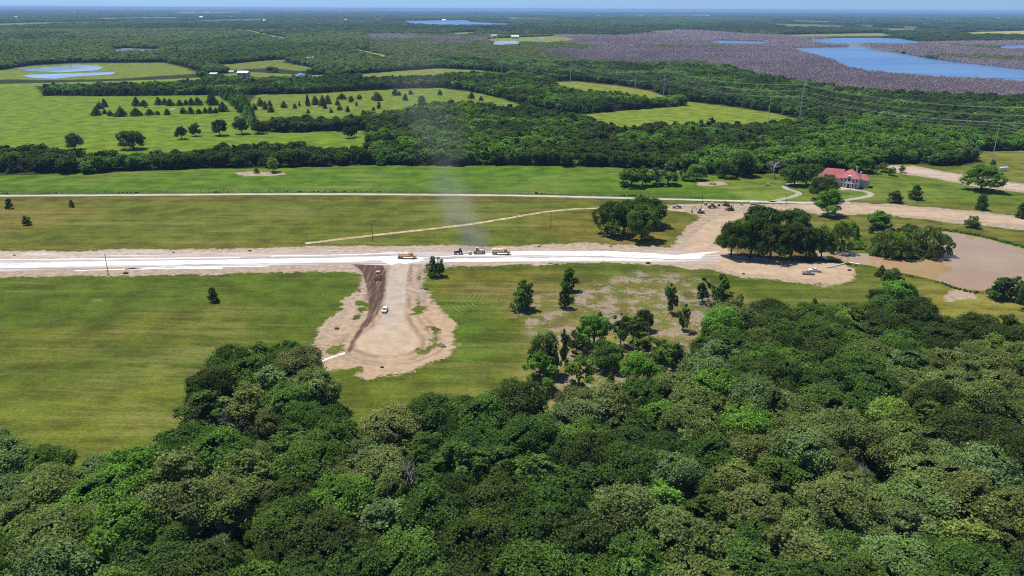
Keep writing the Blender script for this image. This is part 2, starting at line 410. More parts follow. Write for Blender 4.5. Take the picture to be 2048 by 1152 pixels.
zone([(1560, 430), (1750, 432), (1960, 452), (2100, 465), (2100, 500), (1960, 474), (1850, 460), (1780, 470), (1640, 470)], (.135, .125, .045), 5)
zone([(1820, 560), (1900, 575), (2100, 592), (2100, 680), (1880, 680), (1800, 610)], (.19, .165, .06), 6)
zone([(-900, 556), (0, 558), (300, 555), (700, 545), (720, 560), (640, 655), (560, 660), (300, 640), (0, 650), (-900, 660)], (.084, .114, .023), 10)
zone([(-900, 760), (0, 770), (360, 730), (420, 790), (300, 930), (100, 930), (0, 900), (-900, 900)], (.125, .135, .035), 16)
zone([(20, 670), (200, 640), (420, 610), (520, 620), (480, 690), (200, 700), (60, 720)], (.13, .118, .036), 14, 0.6)
zone([(180, 597), (205, 597), (203, 604), (182, 605)], (.22, .20, .10), 1.0, 0.8)
zone([(290, 728), (340, 726), (340, 735), (300, 736)], (.21, .19, .10), 1.2, 0.7)
zone([(660, 760), (760, 760), (960, 720), (1010, 700), (1010, 780), (900, 830), (760, 880), (690, 850)], (.125, .135, .038), 8, 0.8)
zone([(870, 600), (960, 590), (1010, 690), (940, 760), (860, 770), (925, 690)], (.080, .122, .022), 6, 0.8)
zone([(1890, 462), (1930, 466), (1985, 477), (2100, 500), (2100, 512), (1970, 480), (1890, 466)], (.10, .165, .024), 1.5)

zone([(1440, 500), (1480, 480), (1540, 470), (1600, 480), (1660, 500), (1665, 522), (1600, 524), (1540, 521), (1480, 514)], (.16, .115, .085), 3)
zone([(1195, 470), (1240, 450), (1310, 455), (1330, 475), (1290, 492), (1220, 485)], (.19, .14, .06), 3, .8)
dirt = np.full(len(gx), -60.0)
for p in DIRT: dirt = np.maximum(dirt, sdist(p, gx, gyf))
dirt = dirt + rag * 7 + rag_s * 3
grass_isl = [[(1105 / 4 + 560, 160 / 4 + 500), (840, 535), (843, 560), (836, 562)], [(830, 596), (842, 596), (843, 628), (830, 628)], [(862, 655), (880, 668), (884, 690), (840, 706), (860, 690), (866, 672)],
             [(718, 605), (733, 606), (728, 628), (713, 635)], [(660, 690), (690, 688), (690, 700), (660, 704)], [(675, 738), (715, 735), (728, 745), (690, 748)], [(1590, 568), (1640, 566), (1650, 569), (1600, 571)]]
isl = np.full(len(gx), -60.0)
for p in grass_isl: isl = np.maximum(isl, sdist(GP(p), gx, gyf) + rag * 8 + rag_s * 5)
soil = sdist(SOIL, gx, gyf) + rag_s * 1.2
culd = sdist(CUL, gx, gyf)
ring = (np.exp(-((culd + 1.7 + rag_s) / 0.8) ** 2) + 0.75 * np.exp(-((culd + 6.0 + rag_s * 2) / 0.8) ** 2) + .6 * np.exp(-((culd + 8.6 + rag * 3) / 0.7) ** 2)) * smooth(.30, .5, fbm(gx, gyf, 11, 3, 15))
sandy = smooth(330, 300, gyf) * smooth(-90, -40, gx) * smooth(60, 20, gx)
sandy = np.maximum(sandy, smooth(0, 6, sdist(GP([(1400, 505), (1430, 460), (1500, 424), (1600, 410), (1600, 424), (1500, 432), (1450, 460), (1490, 512), (1720, 530), (1720, 575), (1560, 560), (1420, 530)]), gx, gyf)))
lime = np.exp(-np.abs(gyf - np.interp(gx, [-400, 400], [384, 388])) / 9.0)
rake = np.maximum(smooth(0, 6, sdist(GP([(875, 610), (930, 560), (1010, 575), (1020, 620), (1000, 680), (950, 650), (900, 660)]), gx, gyf)), smooth(0, 6, sdist(GP([(1160, 580), (1400, 570), (1400, 640), (1180, 640)]), gx, gyf)) * .7)
rake = np.maximum(rake, smooth(0, 6, sdist(GP([(1290, 440), (1400, 432), (1350, 488), (1270, 488)]), gx, gyf)) * .8)
litter = smooth(0, 10, sdist(GP([(1000, 590), (1140, 575), (1180, 560), (1260, 535), (1320, 535), (1440, 560), (1500, 600), (1480, 650), (1400, 700), (1385, 770), (1200, 830), (1030, 800), (1060, 700), (1010, 640)]), gx, gyf))
dryw = np.clip(0.5 + 0 * gx, 0, 1)

g = Mat("meadow_and_soil")
P = g.pos()
gc = g.attr("ground_colour").outputs["Color"]
a = {k: g.attr(k).outputs["Fac"] for k in ("open_land", "dirt", "islands", "soil", "ring", "sandy", "lime", "rake", "litter")}
n_big = g.noise(P, 0.014, 4); n_mid = g.noise(P, 0.07, 5, .6); n_fine = g.noise(P, 0.9, 5, .65)
streak = g.noise(g.vscale(P, (0.010, 0.16, 1), R(4)), 1.0, 5, .6)
streak2 = g.noise(g.vscale(P, (0.05, 0.9, 1), R(3)), 1.0, 3, .6)
v = g.math('ADD', g.math('MULTIPLY', n_mid, .74), g.math('MULTIPLY', streak, .26))
gv = g.mapr(v, .34, .66, .56, 1.10)
gc = g.mix(1.0, gc, (.86, .94, .40), 'MULTIPLY')
grass = g.scale_col(gc, gv)
dryf = g.math('MULTIPLY', g.mapr(g.math('ADD', g.math('MULTIPLY', n_big, .5), g.math('MULTIPLY', streak, .5)), .49, .64), .6)
grass = g.mix(g.math('MULTIPLY', dryf, a["open_land"]), grass, g.mix(.5, g.scale_col(gc, 1.25), (.20, .15, .065)))
n_tuft = g.noise(P, .30, 5, .7)
grass = g.scale_col(grass, g.mapr(g.math('ADD', g.math('MULTIPLY', n_fine, .5), g.math('MULTIPLY', g.math('ADD', streak2, n_tuft), .25)), .33, .67, .62, 1.38))
mw = g.n("ShaderNodeTexWave", wave_type='BANDS', bands_direction='Y', wave_profile='SIN'); g.put(mw.inputs["Vector"], g.vscale(P, (1, 1, 1), R(12)))
mw.inputs["Scale"].default_value = .085; mw.inputs["Distortion"].default_value = 22; mw.inputs["Detail"].default_value = 2; mw.inputs["Detail Scale"].default_value = .06
mwf = g.math('MULTIPLY', g.math('MULTIPLY', g.mapr(mw.outputs["Fac"], .72, .96), g.mapr(n_big, .46, .58)), a["open_land"])
grass = g.mix(g.math('MULTIPLY', mwf, .13), grass, g.mix(.5, g.scale_col(gc, 1.5), (.25, .21, .09)))
# rake marks: rings of pale windrows
wv = g.n("ShaderNodeTexWave", wave_type='RINGS', rings_direction='SPHERICAL', wave_profile='SIN')
rk_o = G(1035, 600)
mp = g.n("ShaderNodeMapping"); g.put(mp.inputs[0], P); mp.inputs["Location"].default_value = (-rk_o[0], -rk_o[1], 0)
g.put(wv.inputs["Vector"], mp.outputs[0]); wv.inputs["Scale"].default_value = 0.15; wv.inputs["Distortion"].default_value = 16; wv.inputs["Detail"].default_value = 2; wv.inputs["Detail Scale"].default_value = .10
rk = g.math('MULTIPLY', g.math('MULTIPLY', g.mapr(wv.outputs["Fac"], .5, .95), a["rake"]), g.mapr(g.noise(P, .13, 5, .65), .42, .60))
grass = g.mix(g.math('MULTIPLY', rk, .30), grass, (.27, .215, .12))
# grey-mauve litter of cleared brush
n_pat = g.noise(P, .11, 6, .68)
lt = g.math('MULTIPLY', g.mapr(g.math('ADD', g.math('MULTIPLY', n_pat, .8), g.math('MULTIPLY', n_fine, .2)), .485, .555), a["litter"])
grn_l = g.math('MULTIPLY', g.mapr(g.noise(P, .075, 5, .65), .50, .58), a["litter"])
grass = g.mix(g.math('MULTIPLY', grn_l, .75), grass, (.085, .118, .026))
grass = g.mix(g.math('MULTIPLY', lt, .85), grass, g.mix(g.mapr(n_fine, .3, .7), (.18, .137, .095), (.30, .24, .185)))
# bare earth
ncl = g.noise(P, 0.35, 6, .65)
d_base = g.mix(g.mapr(ncl, .33, .67), (.225, .168, .118), (.375, .292, .215))
d_base = g.mix(a["sandy"], d_base, g.mix(g.mapr(ncl, .3, .7), (.29, .205, .125), (.41, .30, .195)))
d_base = g.mix(g.math('MULTIPLY', g.mapr(streak2, .5, .7), .45), d_base, (.24, .18, .14))
d_base = g.mix(g.math('MULTIPLY', a["lime"], g.mapr(g.noise(g.vscale(P, (.03, .35, 1)), 1.0, 5, .65), .38, .66, .1, .75)), d_base, (.60, .56, .53))
d_base = g.mix(g.math('MULTIPLY', a["ring"], .8), d_base, (.17, .115, .085))
so = g.mix(g.mapr(g.noise(g.vscale(P, (.9, .06, 1), R(-8)), 1.0, 4, .6), .47, .70), (.075, .045, .034), (.21, .135, .10))
d_base = g.mix(g.mapr(a["soil"], -.6, .8), d_base, so)
dm = g.mapr(g.math('ADD', a["dirt"], g.math('ADD', g.math('MULTIPLY', g.math('SUBTRACT', n_fine, .5), 3.5), g.math('MULTIPLY', g.math('SUBTRACT', n_tuft, .5), 9))), -.8, .8)
im = g.mapr(g.math('ADD', a["islands"], g.math('ADD', g.math('MULTIPLY', g.math('SUBTRACT', n_fine, .5), 5), g.math('MULTIPLY', g.math('SUBTRACT', n_tuft, .5), 11))), -.6, .6)
dm = g.math('MULTIPLY', dm, g.math('SUBTRACT', 1.0, im))
col = g.mix(dm, grass, d_base)
g.bump(g.math('ADD', g.math('MULTIPLY', n_fine, .5), ncl), .25, .5)
ground_mat = g.done(col, .95, .08)
ground_me = raw_mesh("ground", np.stack([gx, gyf, np.zeros_like(gx)], 1), quads, 4, ground_mat, {
    "ground_colour": ('POINT', 'FLOAT_COLOR', np.concatenate([gcol, np.ones((len(gx), 1))], 1)), "open_land": ('POINT', 'FLOAT', wA), "dirt": ('POINT', 'FLOAT', dirt),
    "islands": ('POINT', 'FLOAT', isl), "soil": ('POINT', 'FLOAT', soil), "ring": ('POINT', 'FLOAT', np.clip(ring, 0, 1)), "sandy": ('POINT', 'FLOAT', sandy),
    "lime": ('POINT', 'FLOAT', lime), "rake": ('POINT', 'FLOAT', rake), "litter": ('POINT', 'FLOAT', litter)})
tag(put_obj("ground", ground_me), "flat grassland, bare earth and forest floor out to the horizon", kind='structure')

# ------------------------------------------------------------------ sheets lying on the ground: roads, tracks, water
def ragged(poly, step, amp, scale, seed=0):
    poly = np.asarray(poly); out = []
    for i in range(len(poly)):
        p, q = poly[i], poly[(i + 1) % len(poly)]
        n = max(1, int(np.linalg.norm(q - p) / step))
        for k in range(n): out.append(p + (q - p) * k / n)
    out = np.array(out)
    out[:, 0] += (fbm(out[:, 0], out[:, 1], scale, 3, seed) - .5) * 2 * amp
    out[:, 1] += (fbm(out[:, 0] + 77, out[:, 1], scale, 3, seed + 50) - .5) * 2 * amp
    return out
def smooth_line(pts, step=3.0):
    pts = np.asarray(pts, float); out = []
    P0 = np.vstack([2 * pts[0] - pts[1], pts, 2 * pts[-1] - pts[-2]])
    for i in range(1, len(P0) - 2):
        a_, b_, c_, d_ = P0[i - 1], P0[i], P0[i + 1], P0[i + 2]
        n = max(2, int(np.linalg.norm(c_ - b_) / step))
        for k in range(n):
            t = k / n
            out.append(.5 * (2 * b_ + (c_ - a_) * t + (2 * a_ - 5 * b_ + 4 * c_ - d_) * t * t + (3 * b_ - a_ - 3 * c_ + d_) * t ** 3))
    out.append(pts[-1]); return np.array(out)
def sheet(name, poly, z, mat, label, parent=None, kind='structure'):
    from mathutils.geometry import tessellate_polygon
    me = bpy.data.meshes.new(name)
    vs = [(p[0], p[1], z) for p in poly]
    tris = tessellate_polygon([[Vector((p[0], p[1], 0)) for p in poly]])
    me.from_pydata(vs, [], [tuple(t) for t in tris]); me.materials.append(mat)
    bm = bmesh.new(); bm.from_mesh(me)
    bmesh.ops.recalc_face_normals(bm, faces=bm.faces)
    if sum(f.normal.z for f in bm.faces) < 0: bmesh.ops.reverse_faces(bm, faces=bm.faces)
    bm.to_mesh(me); bm.free()
    return tag(put_obj(name, me, parent), label, kind=kind)
def band(name, line, width, z, mat, label, amp=0.3, seed=0):
    L = smooth_line(line); n = len(L)
    t = np.gradient(L, axis=0); t /= np.linalg.norm(t, axis=1)[:, None] + 1e-9
    nrm = np.stack([-t[:, 1], t[:, 0]], 1)
    w = np.broadcast_to(np.asarray(width, float), (n,)) / 2
    l = L + nrm * (w + amp * 2 * (fbm(L[:, 0], L[:, 1], 5, 3, seed) - .5))[:, None]
    r = L - nrm * (w + amp * 2 * (fbm(L[:, 0], L[:, 1], 5, 3, seed + 7) - .5))[:, None]
    vs = np.concatenate([np.c_[l, np.full(n, z)], np.c_[r, np.full(n, z)]])
    i = np.arange(n - 1)
    f = np.stack([i + n, i + n + 1, i + 1, i], 1)
    return tag(put_obj(name, raw_mesh(name, vs, f, 4, mat)), label, kind='structure')

m = Mat("spread_lime"); p = m.pos()
wl = m.noise(m.vscale(p, (.02, .5, 1), R(-1)), 1.0, 5, .65)
wl2 = m.noise(m.vscale(p, (.06, 1.6, 1), R(-1)), 1.0, 4, .7); wl3 = m.noise(p, .25, 5, .7)
lime_mat = m.done(m.mix(m.mapr(m.math('ADD', m.math('MULTIPLY', wl, .5), m.math('ADD', m.math('MULTIPLY', wl2, .25), m.math('MULTIPLY', wl3, .25))), .39, .55), (.40, .36, .315), (.84, .83, .81)), .9, .1)
m = Mat("road_base"); p = m.pos()
nb = m.noise(m.vscale(p, (.02, .6, 1), R(-1)), 1.0, 5, .65)
grey_road_mat = m.done(m.mix(m.mapr(nb, .35, .65), (.24, .20, .185), (.50, .46, .44)), .9, .1)
m = Mat("compacted_subgrade"); p = m.pos()
nb = m.noise(p, .18, 6, .6); nl = m.noise(m.vscale(p, (.7, .04, 1)), 1.0, 4, .6)
sub_c = m.mix(m.mapr(nb, .3, .7), (.30, .245, .19), (.39, .33, .265))
sub_c = m.mix(m.math('MULTIPLY', m.mapr(nl, .5, .68), .45), sub_c, (.35, .28, .235))
yy = m.n("ShaderNodeSeparateXYZ"); m.put(yy.inputs[0], p)
sub_c = m.mix(m.mapr(yy.outputs[1], G(770, 620)[1], G(770, 680)[1]), sub_c, m.mix(m.mapr(nb, .3, .7), (.33, .245, .165), (.42, .325, .225)))
sub_mat = m.done(sub_c, .92, .1)
m = Mat("sandy_road"); p = m.pos()
nb = m.noise(p, .12, 6, .6)
sand_c = m.mix(m.mapr(nb, .3, .7), (.31, .225, .145), (.42, .315, .215))
nl = m.noise(m.vscale(p, (.03, .7, 1), R(-6)), 1.0, 4, .65)
sand_c = m.mix(m.math('MULTIPLY', m.mapr(nl, .52, .68), .5), sand_c, (.33, .235, .17))
sand_mat = m.done(sand_c, .92, .1)
m = Mat("pale_dirt_road"); p = m.pos()
nb = m.noise(m.vscale(p, (.03, .45, 1), R(-7)), 1.0, 5, .62)
pale_mat = m.done(m.mix(m.mapr(nb, .34, .62), (.26, .20, .145), (.44, .355, .275)), .92, .1)
m = Mat("gravel"); p = m.pos()
gravel_mat = m.done(m.mix(m.mapr(m.noise(m.vscale(p, (.08, .8, 1)), 1.0, 5, .6), .35, .65), (.30, .285, .23), (.47, .445, .39)), .95, .1)
m = Mat("worn_track"); p = m.pos()
track_mat = m.done(m.mix(m.mapr(m.noise(p, .25, 5, .65), .38, .62), (.26, .205, .10), (.46, .37, .25)), .95, .1)
m = Mat("driveway"); p = m.pos()
drive_mat = m.done(m.mix(m.mapr(m.noise(p, .5, 4, .6), .35, .65), (.24, .225, .17), (.35, .335, .275)), .95, .1)

main_line = GP([(-500, 540), (0, 531), (256, 526), (512, 522), (800, 515), (1024, 511.5), (1200, 512), (1300, 514), (1390, 518)])
sheet("grey_road", ragged(GP([(-500, 532), (0, 519), (250, 515), (512, 511), (800, 506), (1024, 502), (1200, 501.5), (1360, 508), (1440, 511), (1440, 519), (1360, 524), (1200, 523), (1024, 523.5), (860, 525), (820, 529), (775, 531), (700, 528), (512, 531), (250, 534), (0, 543), (-500, 558)]), 3, .7, 9, 3), .02, grey_road_mat, "grey compacted bed of the unfinished main road")
sheet("cul_de_sac_road", ragged(smooth_line(np.vstack([CUL, CUL[:1]]), 2)[:-1], 1.5, .25, 6, 8), .04, sub_mat, "pale compacted stub street ending in a round turning circle")
WHITE = [
 ("lime_road", [(-500, 538), (0, 526.5), (250, 522.5), (512, 518.5), (700, 515.5), (800, 511.5), (815, 511.5), (845, 515), (1024, 503.2), (1100, 502.4), (1200, 502), (1300, 506.5), (1350, 510), (1385, 506), (1405, 505), (1440, 503), (1408, 510), (1402, 517), (1360, 519), (1300, 516.5), (1200, 512.2), (1100, 510.6), (1024, 511), (860, 514.5), (840, 518.5), (850, 519.6), (838, 523.5), (818, 526.5), (812, 529), (800, 525), (785, 529.5), (772, 526.5), (760, 521.8), (700, 523.2), (512, 527.3), (250, 530.5), (0, 536.3), (-500, 553)], "bright white lime spread along the main road"),
 ("lime_strip", [(860, 519.2), (1024, 515.6), (1150, 515), (1250, 516.5), (1330, 520), (1330, 521.6), (1250, 521.5), (1150, 521), (1024, 522.5), (880, 524.3)], "second white lime strip along the near edge of the road"),
 ("lime_windrow", [(248, 536.5), (300, 536), (390, 535), (445, 536), (445, 538), (390, 538), (300, 539), (250, 539.5)], "short white windrow of lime beside the left part of the road"),
 ("lime_streak", [(-500, 529), (0, 518.6), (250, 516.3), (480, 514.2), (480, 515.4), (250, 518), (0, 520.4), (-500, 532)], "thin white streak along the far edge of the road"),
 ("lime_streak", [(150, 540.5), (230, 538.6), (330, 532.4), (420, 533.2), (540, 531.2), (540, 532.6), (420, 535), (330, 534.4), (240, 540), (150, 542)], "broken chalky streak along the near edge of the road at left"),
 ("lime_streak", [(540, 512.2), (700, 508.6), (795, 505.2), (795, 506.5), (700, 510), (540, 513.6)], "pale chalky streak along the far edge left of the junction"),
]
for nm, pl, lb in WHITE: sheet(nm, ragged(GP(pl), 1.2, .85, 6, 21), .06, lime_mat, lb)
sheet("sandy_road", ragged(GP([(1364, 503), (1386, 472), (1409, 450), (1440, 434), (1488, 424), (1530, 415), (1580, 412), (1640, 409), (1720, 411), (1850, 418), (1960, 428), (2060, 438), (2500, 490), (2500, 510), (2060, 452), (1950, 443), (1850, 434), (1750, 426), (1650, 425.5), (1590, 420), (1540, 418.5), (1508, 427), (1475, 438), (1446, 455), (1428, 482), (1410, 506)]), 2.5, .8, 8, 33), .03, sand_mat, "wide sandy road curving away to the right")
sheet("dirt_road", ragged(GP([(1780, 332.5), (1830, 335.5), (1900, 347.5), (1960, 358.5), (2060, 372), (2500, 435), (2500, 452), (2060, 383.5), (1960, 370), (1890, 358.5), (1830, 347.5), (1790, 341)]), 3, .8, 8, 35), .03, pale_mat, "pale dirt road crossing the meadow behind the mansion")
sheet("turning_pad", ragged(GP([(1442, 512), (1490, 517), (1540, 522), (1600, 526), (1640, 527), (1668, 532), (1680, 541), (1672, 553), (1640, 560), (1560, 556), (1480, 547), (1420, 532), (1445, 520)]), 2, .5, 7, 37), .04, sand_mat, "sandy turning pad where two pickups are parked")
band("gravel_lane", LANE, 5.0, .03, gravel_mat, "narrow gravel lane crossing the fields", .5, 41)
band("farm_track", PATH, 3.4, .025, track_mat, "worn two track path slanting across the middle field", .6, 43)
band("house_driveway", DRIVE, 4.2, .03, drive_mat, "curved driveway left of the mansion", .15, 45)
band("house_loop_drive", LOOP, 4.6, .03, drive_mat, "looped driveway in front of the mansion", .15, 47)
band("lime_trail", GP([(606, 734), (640, 723), (665, 714), (690, 706)]), 1.0, .05, lime_mat, "white trickle of lime beside the turning circle", .45, 49)

m = Mat("lake_water"); p = m.pos()
lk = m.noise(m.vscale(p, (.002, .012, 1), R(20)), 1.0, 4, .6)
m.bump(m.noise(p, .35, 3, .6), .5, .35)
lake_mat = m.done(m.mix(m.mapr(lk, .35, .65), (.05, .135, .30), (.12, .23, .40)), .22, .5)  # blue of the reflected sky is put into the base colour, in streaks
m = Mat("pale_pond_water"); p = m.pos()
m.bump(m.noise(p, .5, 3, .6), .3, .25)
pale_water = m.done(m.mix(m.mapr(m.noise(p, .01, 3), .4, .6), (.20, .30, .40), (.36, .46, .54)), .12, .5)
m = Mat("muddy_water"); p = m.pos()
m.bump(m.noise(m.vscale(p, (.5, 1.2, 1)), 1.0, 3, .6), .05, .12)
muddy = m.done(m.mix(m.mapr(m.noise(p, .02, 4, .6), .35, .65), (.29, .185, .085), (.35, .24, .13)), .06, .5)
sheet("muddy_pond", ragged(POND, 2.0, .9, 9, 51), .05, muddy, "muddy brown pond behind a treed spit")
LAKE_LABEL = {'big_lake': "broad blue lake at the upper right, beyond the grey dead timber", 'back_lake': "blue lake arm behind the broad lake", 'narrow_water': "narrow blue water among dead timber", 'far_lake': "distant lake below the horizon near the middle", 'far_inlet': "thin inlet right of the distant lake",
              'stock_pond_upper': "upper of two pale ponds in the left meadow", 'stock_pond_lower': "lower of two pale ponds in the left meadow", 'marsh_pond': "pale pond inside the left woodland", 'levee_pond': "small pond at the foot of the levee", 'flat_pond': "shallow pond in the marshy flat", 'small_pond': "small blue farm pond beyond the barn", 'far_pool': "tiny pool beside the far flat", 'right_slough': "thin slough at the right edge"}
LAKE_NAME = {'marsh_pond': 'pond', 'levee_pond': 'pond', 'flat_pond': 'pond', 'small_pond': 'pond', 'far_pool': 'pond', 'stock_pond_upper': 'pond', 'stock_pond_lower': 'pond', 'right_slough': 'slough', 'narrow_water': 'water', 'far_inlet': 'water', 'big_lake': 'lake', 'back_lake': 'lake', 'far_lake': 'lake'}
for k, p in LAKES.items():
    ext = np.ptp(p, axis=0).max()
    sheet(LAKE_NAME[k], ragged(p, ext / 60, ext / 90, ext / 12, 60), .35, pale_water if k in ('stock_pond_upper', 'stock_pond_lower', 'marsh_pond', 'flat_pond', 'levee_pond', 'far_pool') else lake_mat, LAKE_LABEL[k])

# ------------------------------------------------------------------ foliage
def leaf_material(name, trans=0.28):
    m = Mat(name)
    c = m.attr("leafcol", 'INSTANCER').outputs["Color"]
    sh = m.attr("leaf_shade").outputs["Fac"]
    col = m.scale_col(c, sh)
    m.nt.nodes.remove(m.b)
    d = m.n("ShaderNodeBsdfDiffuse"); t = m.n("ShaderNodeBsdfTranslucent"); x = m.n("ShaderNodeMixShader")
    m.put(d.inputs[0], col)
    tc = m.n("ShaderNodeMix", data_type='RGBA', blend_type='MULTIPLY'); tc.inputs[0].default_value = 1.0
    m.put(tc.inputs[6], col); tc.inputs[7].default_value = (1.25, 1.35, .55, 1); m.put(t.inputs[0], tc.outputs[2])
    x.inputs[0].default_value = trans
    m.nt.links.new(d.outputs[0], x.inputs[1]); m.nt.links.new(t.outputs[0], x.inputs[2]); m.nt.links.new(x.outputs[0], m.out.inputs[0])
    return m.m
leaf_mat = leaf_material("leaves", .38)
m = Mat("bark"); p = m.obj()
bark_mat = m.done(m.mix(m.mapr(m.noise(m.vscale(p, (3, 3, .5)), 1.0, 4, .6), .3, .7), (.055, .042, .032), (.14, .115, .09)), .95, .1)
m = Mat("bleached_wood"); p = m.obj()
dead_mat = m.done(m.mix(m.mapr(m.noise(m.vscale(p, (3, 3, .5)), 1.0, 4, .6), .3, .7), (.24, .215, .20), (.42, .39, .365)), .9, .1)
m = Mat("drowned_timber"); p = m.attr("leafcol", 'INSTANCER').outputs["Color"]
timber_mat = m.done(m.scale_col(p, m.attr("leaf_shade").outputs["Fac"]), .95, .05)

def leaf_quads(cent, nrm, size, rng, aspect=1.0, up=None):
    """one kite-shaped leaf clump per centre, facing nrm"""
    n = len(cent)
    nrm = nrm / (np.linalg.norm(nrm, axis=1)[:, None] + 1e-9)
    ref = rng.normal(size=(n, 3)) if up is None else np.tile(np.array(up, float), (n, 1)) + rng.normal(size=(n, 3)) * .12
    u = np.cross(nrm, ref); u /= np.linalg.norm(u, axis=1)[:, None] + 1e-9
    w = np.cross(nrm, u)
    s = size[:, None]
    k = rng.uniform(.55, .95, (n, 1))
    v = np.stack([cent - w * s * aspect, cent + u * s * k + nrm * s * .18, cent + w * s * aspect * rng.uniform(.7, 1.1, (n, 1)), cent - u * s * k - nrm * s * .10], 1)
    return v.reshape(-1, 3)
def unit(rng, n, upbias=0.0):
    d = rng.normal(size=(n, 3)); d /= np.linalg.norm(d, axis=1)[:, None]
    d[:, 2] += upbias; d /= np.linalg.norm(d, axis=1)[:, None]
    return d
def crown_arrays(seed, kind, nleaf, size, loose=False):
    """leaf clumps of one crown, about 10 m across and its own height, foot at z = 0"""
    rng = np.random.default_rng(seed)
    C, Rr = [], []
    if kind == 'oak':         # broad dome built of many puffs
        Rx, z0, Hc = 5.0, 4.0, 5.9
        for i in range(30):
            t = (i + .5) / 30
            ph = i * 2.39996 + rng.uniform(-.3, .3)
            r = Rx * (.82 * math.sqrt(t)) * rng.uniform(.74, 1.16)
            z = z0 + Hc * (.80 * math.sqrt(max(0, 1 - (r / (Rx * .98)) ** 2))) * rng.uniform(.66, 1.12) + .2
            C.append((r * math.cos(ph), r * math.sin(ph), z)); Rr.append(rng.choice([.75, 1.0, 1.3, 1.6, 1.9]) * rng.uniform(.85, 1.1))
        for i in range(11):
            ph = i * 2 * PI / 11 + rng.uniform(-.25, .25); r = Rx * rng.uniform(.55, .8)
            C.append((r * math.cos(ph), r * math.sin(ph), z0 + rng.uniform(-.6, 1.1))); Rr.append(rng.uniform(1.1, 1.6))
        C.append((0, 0, z0 + 2.2)); Rr.append(2.8)
    elif kind == 'elm':       # taller, looser, foliage lower down
        for i in range(26):
            t = (i + .5) / 26
            z = 2.2 + 9.0 * t
            prof = math.sin(PI * min(1, .18 + .82 * t)) ** .7
            ph = i * 2.39996; r = 2.9 * prof * rng.uniform(.3, 1.25)
            C.append((r * math.cos(ph), r * math.sin(ph), z + rng.uniform(-.5, .5))); Rr.append(rng.choice([.7, 1.0, 1.35, 1.7]) * rng.uniform(.85, 1.1) * (.6 + .4 * prof))
    elif kind == 'bushy':     # foliage down to the ground
        for i in range(28):
            t = (i + .5) / 28
            z = .8 + 8.6 * t
            prof = (1 - t) ** .45 * min(1, .75 + t)
            ph = i * 2.39996; r = 3.5 * prof * rng.uniform(.45, 1.12)
            C.append((r * math.cos(ph), r * math.sin(ph), z)); Rr.append(rng.choice([.65, .95, 1.3, 1.6]) * rng.uniform(.85, 1.1) * (.55 + .45 * prof))
        C.append((0, 0, 3.2)); Rr.append(2.6)
    elif kind == 'cedar':     # cone
        for i in range(30):
            t = (i + .5) / 30
            z = .5 + 8.8 * t
            ph = i * 2.39996; r = 3.0 * (1 - t) ** .8 * rng.uniform(.55, .85)
            C.append((r * math.cos(ph), r * math.sin(ph), z)); Rr.append((.35 + 1.25 * (1 - t) ** .7) * rng.uniform(.85, 1.2))
    elif kind == 'willow':
        for i in range(24):
            ph = i * 2.39996; t = (i + .5) / 24; r = 4.6 * math.sqrt(t) * rng.uniform(.7, 1.05)
            z = 3.2 + 4.6 * math.sqrt(max(0, 1 - (r / 5.2) ** 2)) * rng.uniform(.6, 1.05)
            C.append((r * math.cos(ph), r * math.sin(ph), z)); Rr.append(rng.uniform(.9, 1.6))
        for i in range(10):
            ph = i * .63 + rng.uniform(-.2, .2); r = rng.uniform(3.4, 4.6)
            C.append((r * math.cos(ph), r * math.sin(ph), rng.uniform(1.0, 2.6))); Rr.append(rng.uniform(.8, 1.3))
    C, Rr = np.array(C), np.array(Rr)
    if loose:           # fewer puffs, more uneven, so sky and ground show through
        kp = rng.uniform(size=len(C)) < (.92 if kind == 'bushy' else .82); C, Rr = C[kp], Rr[kp]
        C = C + rng.normal(0, .22 if kind == 'bushy' else .36, C.shape); Rr = Rr * rng.uniform(.78 if kind == 'bushy' else .66, 1.15, len(Rr)); C[:, 2] = np.maximum(C[:, 2], .9)
    pick = rng.choice(len(C), nleaf * 2, p=Rr ** 2 / (Rr ** 2).sum())
    d = unit(rng, nleaf * 2, .25)
    rad = rng.uniform(.72, 1.08, nleaf * 2) + (rng.uniform(size=nleaf * 2) < .2) * rng.uniform(.05, .55, nleaf * 2)
    if kind == 'willow': rad = rng.uniform(.5, 1.15, nleaf * 2)
    P = C[pick] + d * (Rr[pick] * rad)[:, None] * np.array([1, 1, .85])
    # drop what lies deep inside other puffs, and thin holes through the puffs
    deep = np.zeros(len(P), int)
    for c, r in zip(C, Rr): deep += (((P - c) ** 2).sum(1) < (r * .68) ** 2)
    hole = vnoise(P[:, 0] * .9 + seed, P[:, 1] * .9 + P[:, 2] * .7, seed) < {'oak': .26, 'elm': .36, 'bushy': .28, 'cedar': .25, 'willow': .34}[kind] + (.08 if loose else 0)
    keep = np.nonzero((deep == 0) & ~hole & (P[:, 2] > .15))[0][:nleaf]
    P, d, pick = P[keep], d[keep], pick[keep]
    nrm = d * .75 + rng.normal(size=P.shape) * .6 + np.array([0, 0, .6])
    sz = size * rng.uniform(.6, 1.35, len(P))
    puff = rng.uniform(.75, 1.3, len(C))
    shade = puff[pick] * rng.uniform(.6, 1.45, len(P))
    if kind == 'willow':
        v = leaf_quads(P, nrm * np.array([1, 1, .2]), sz * .75, rng, 1.7, (0, 0, 1))
    else: v = leaf_quads(P, nrm, sz, rng)
    return v, shade
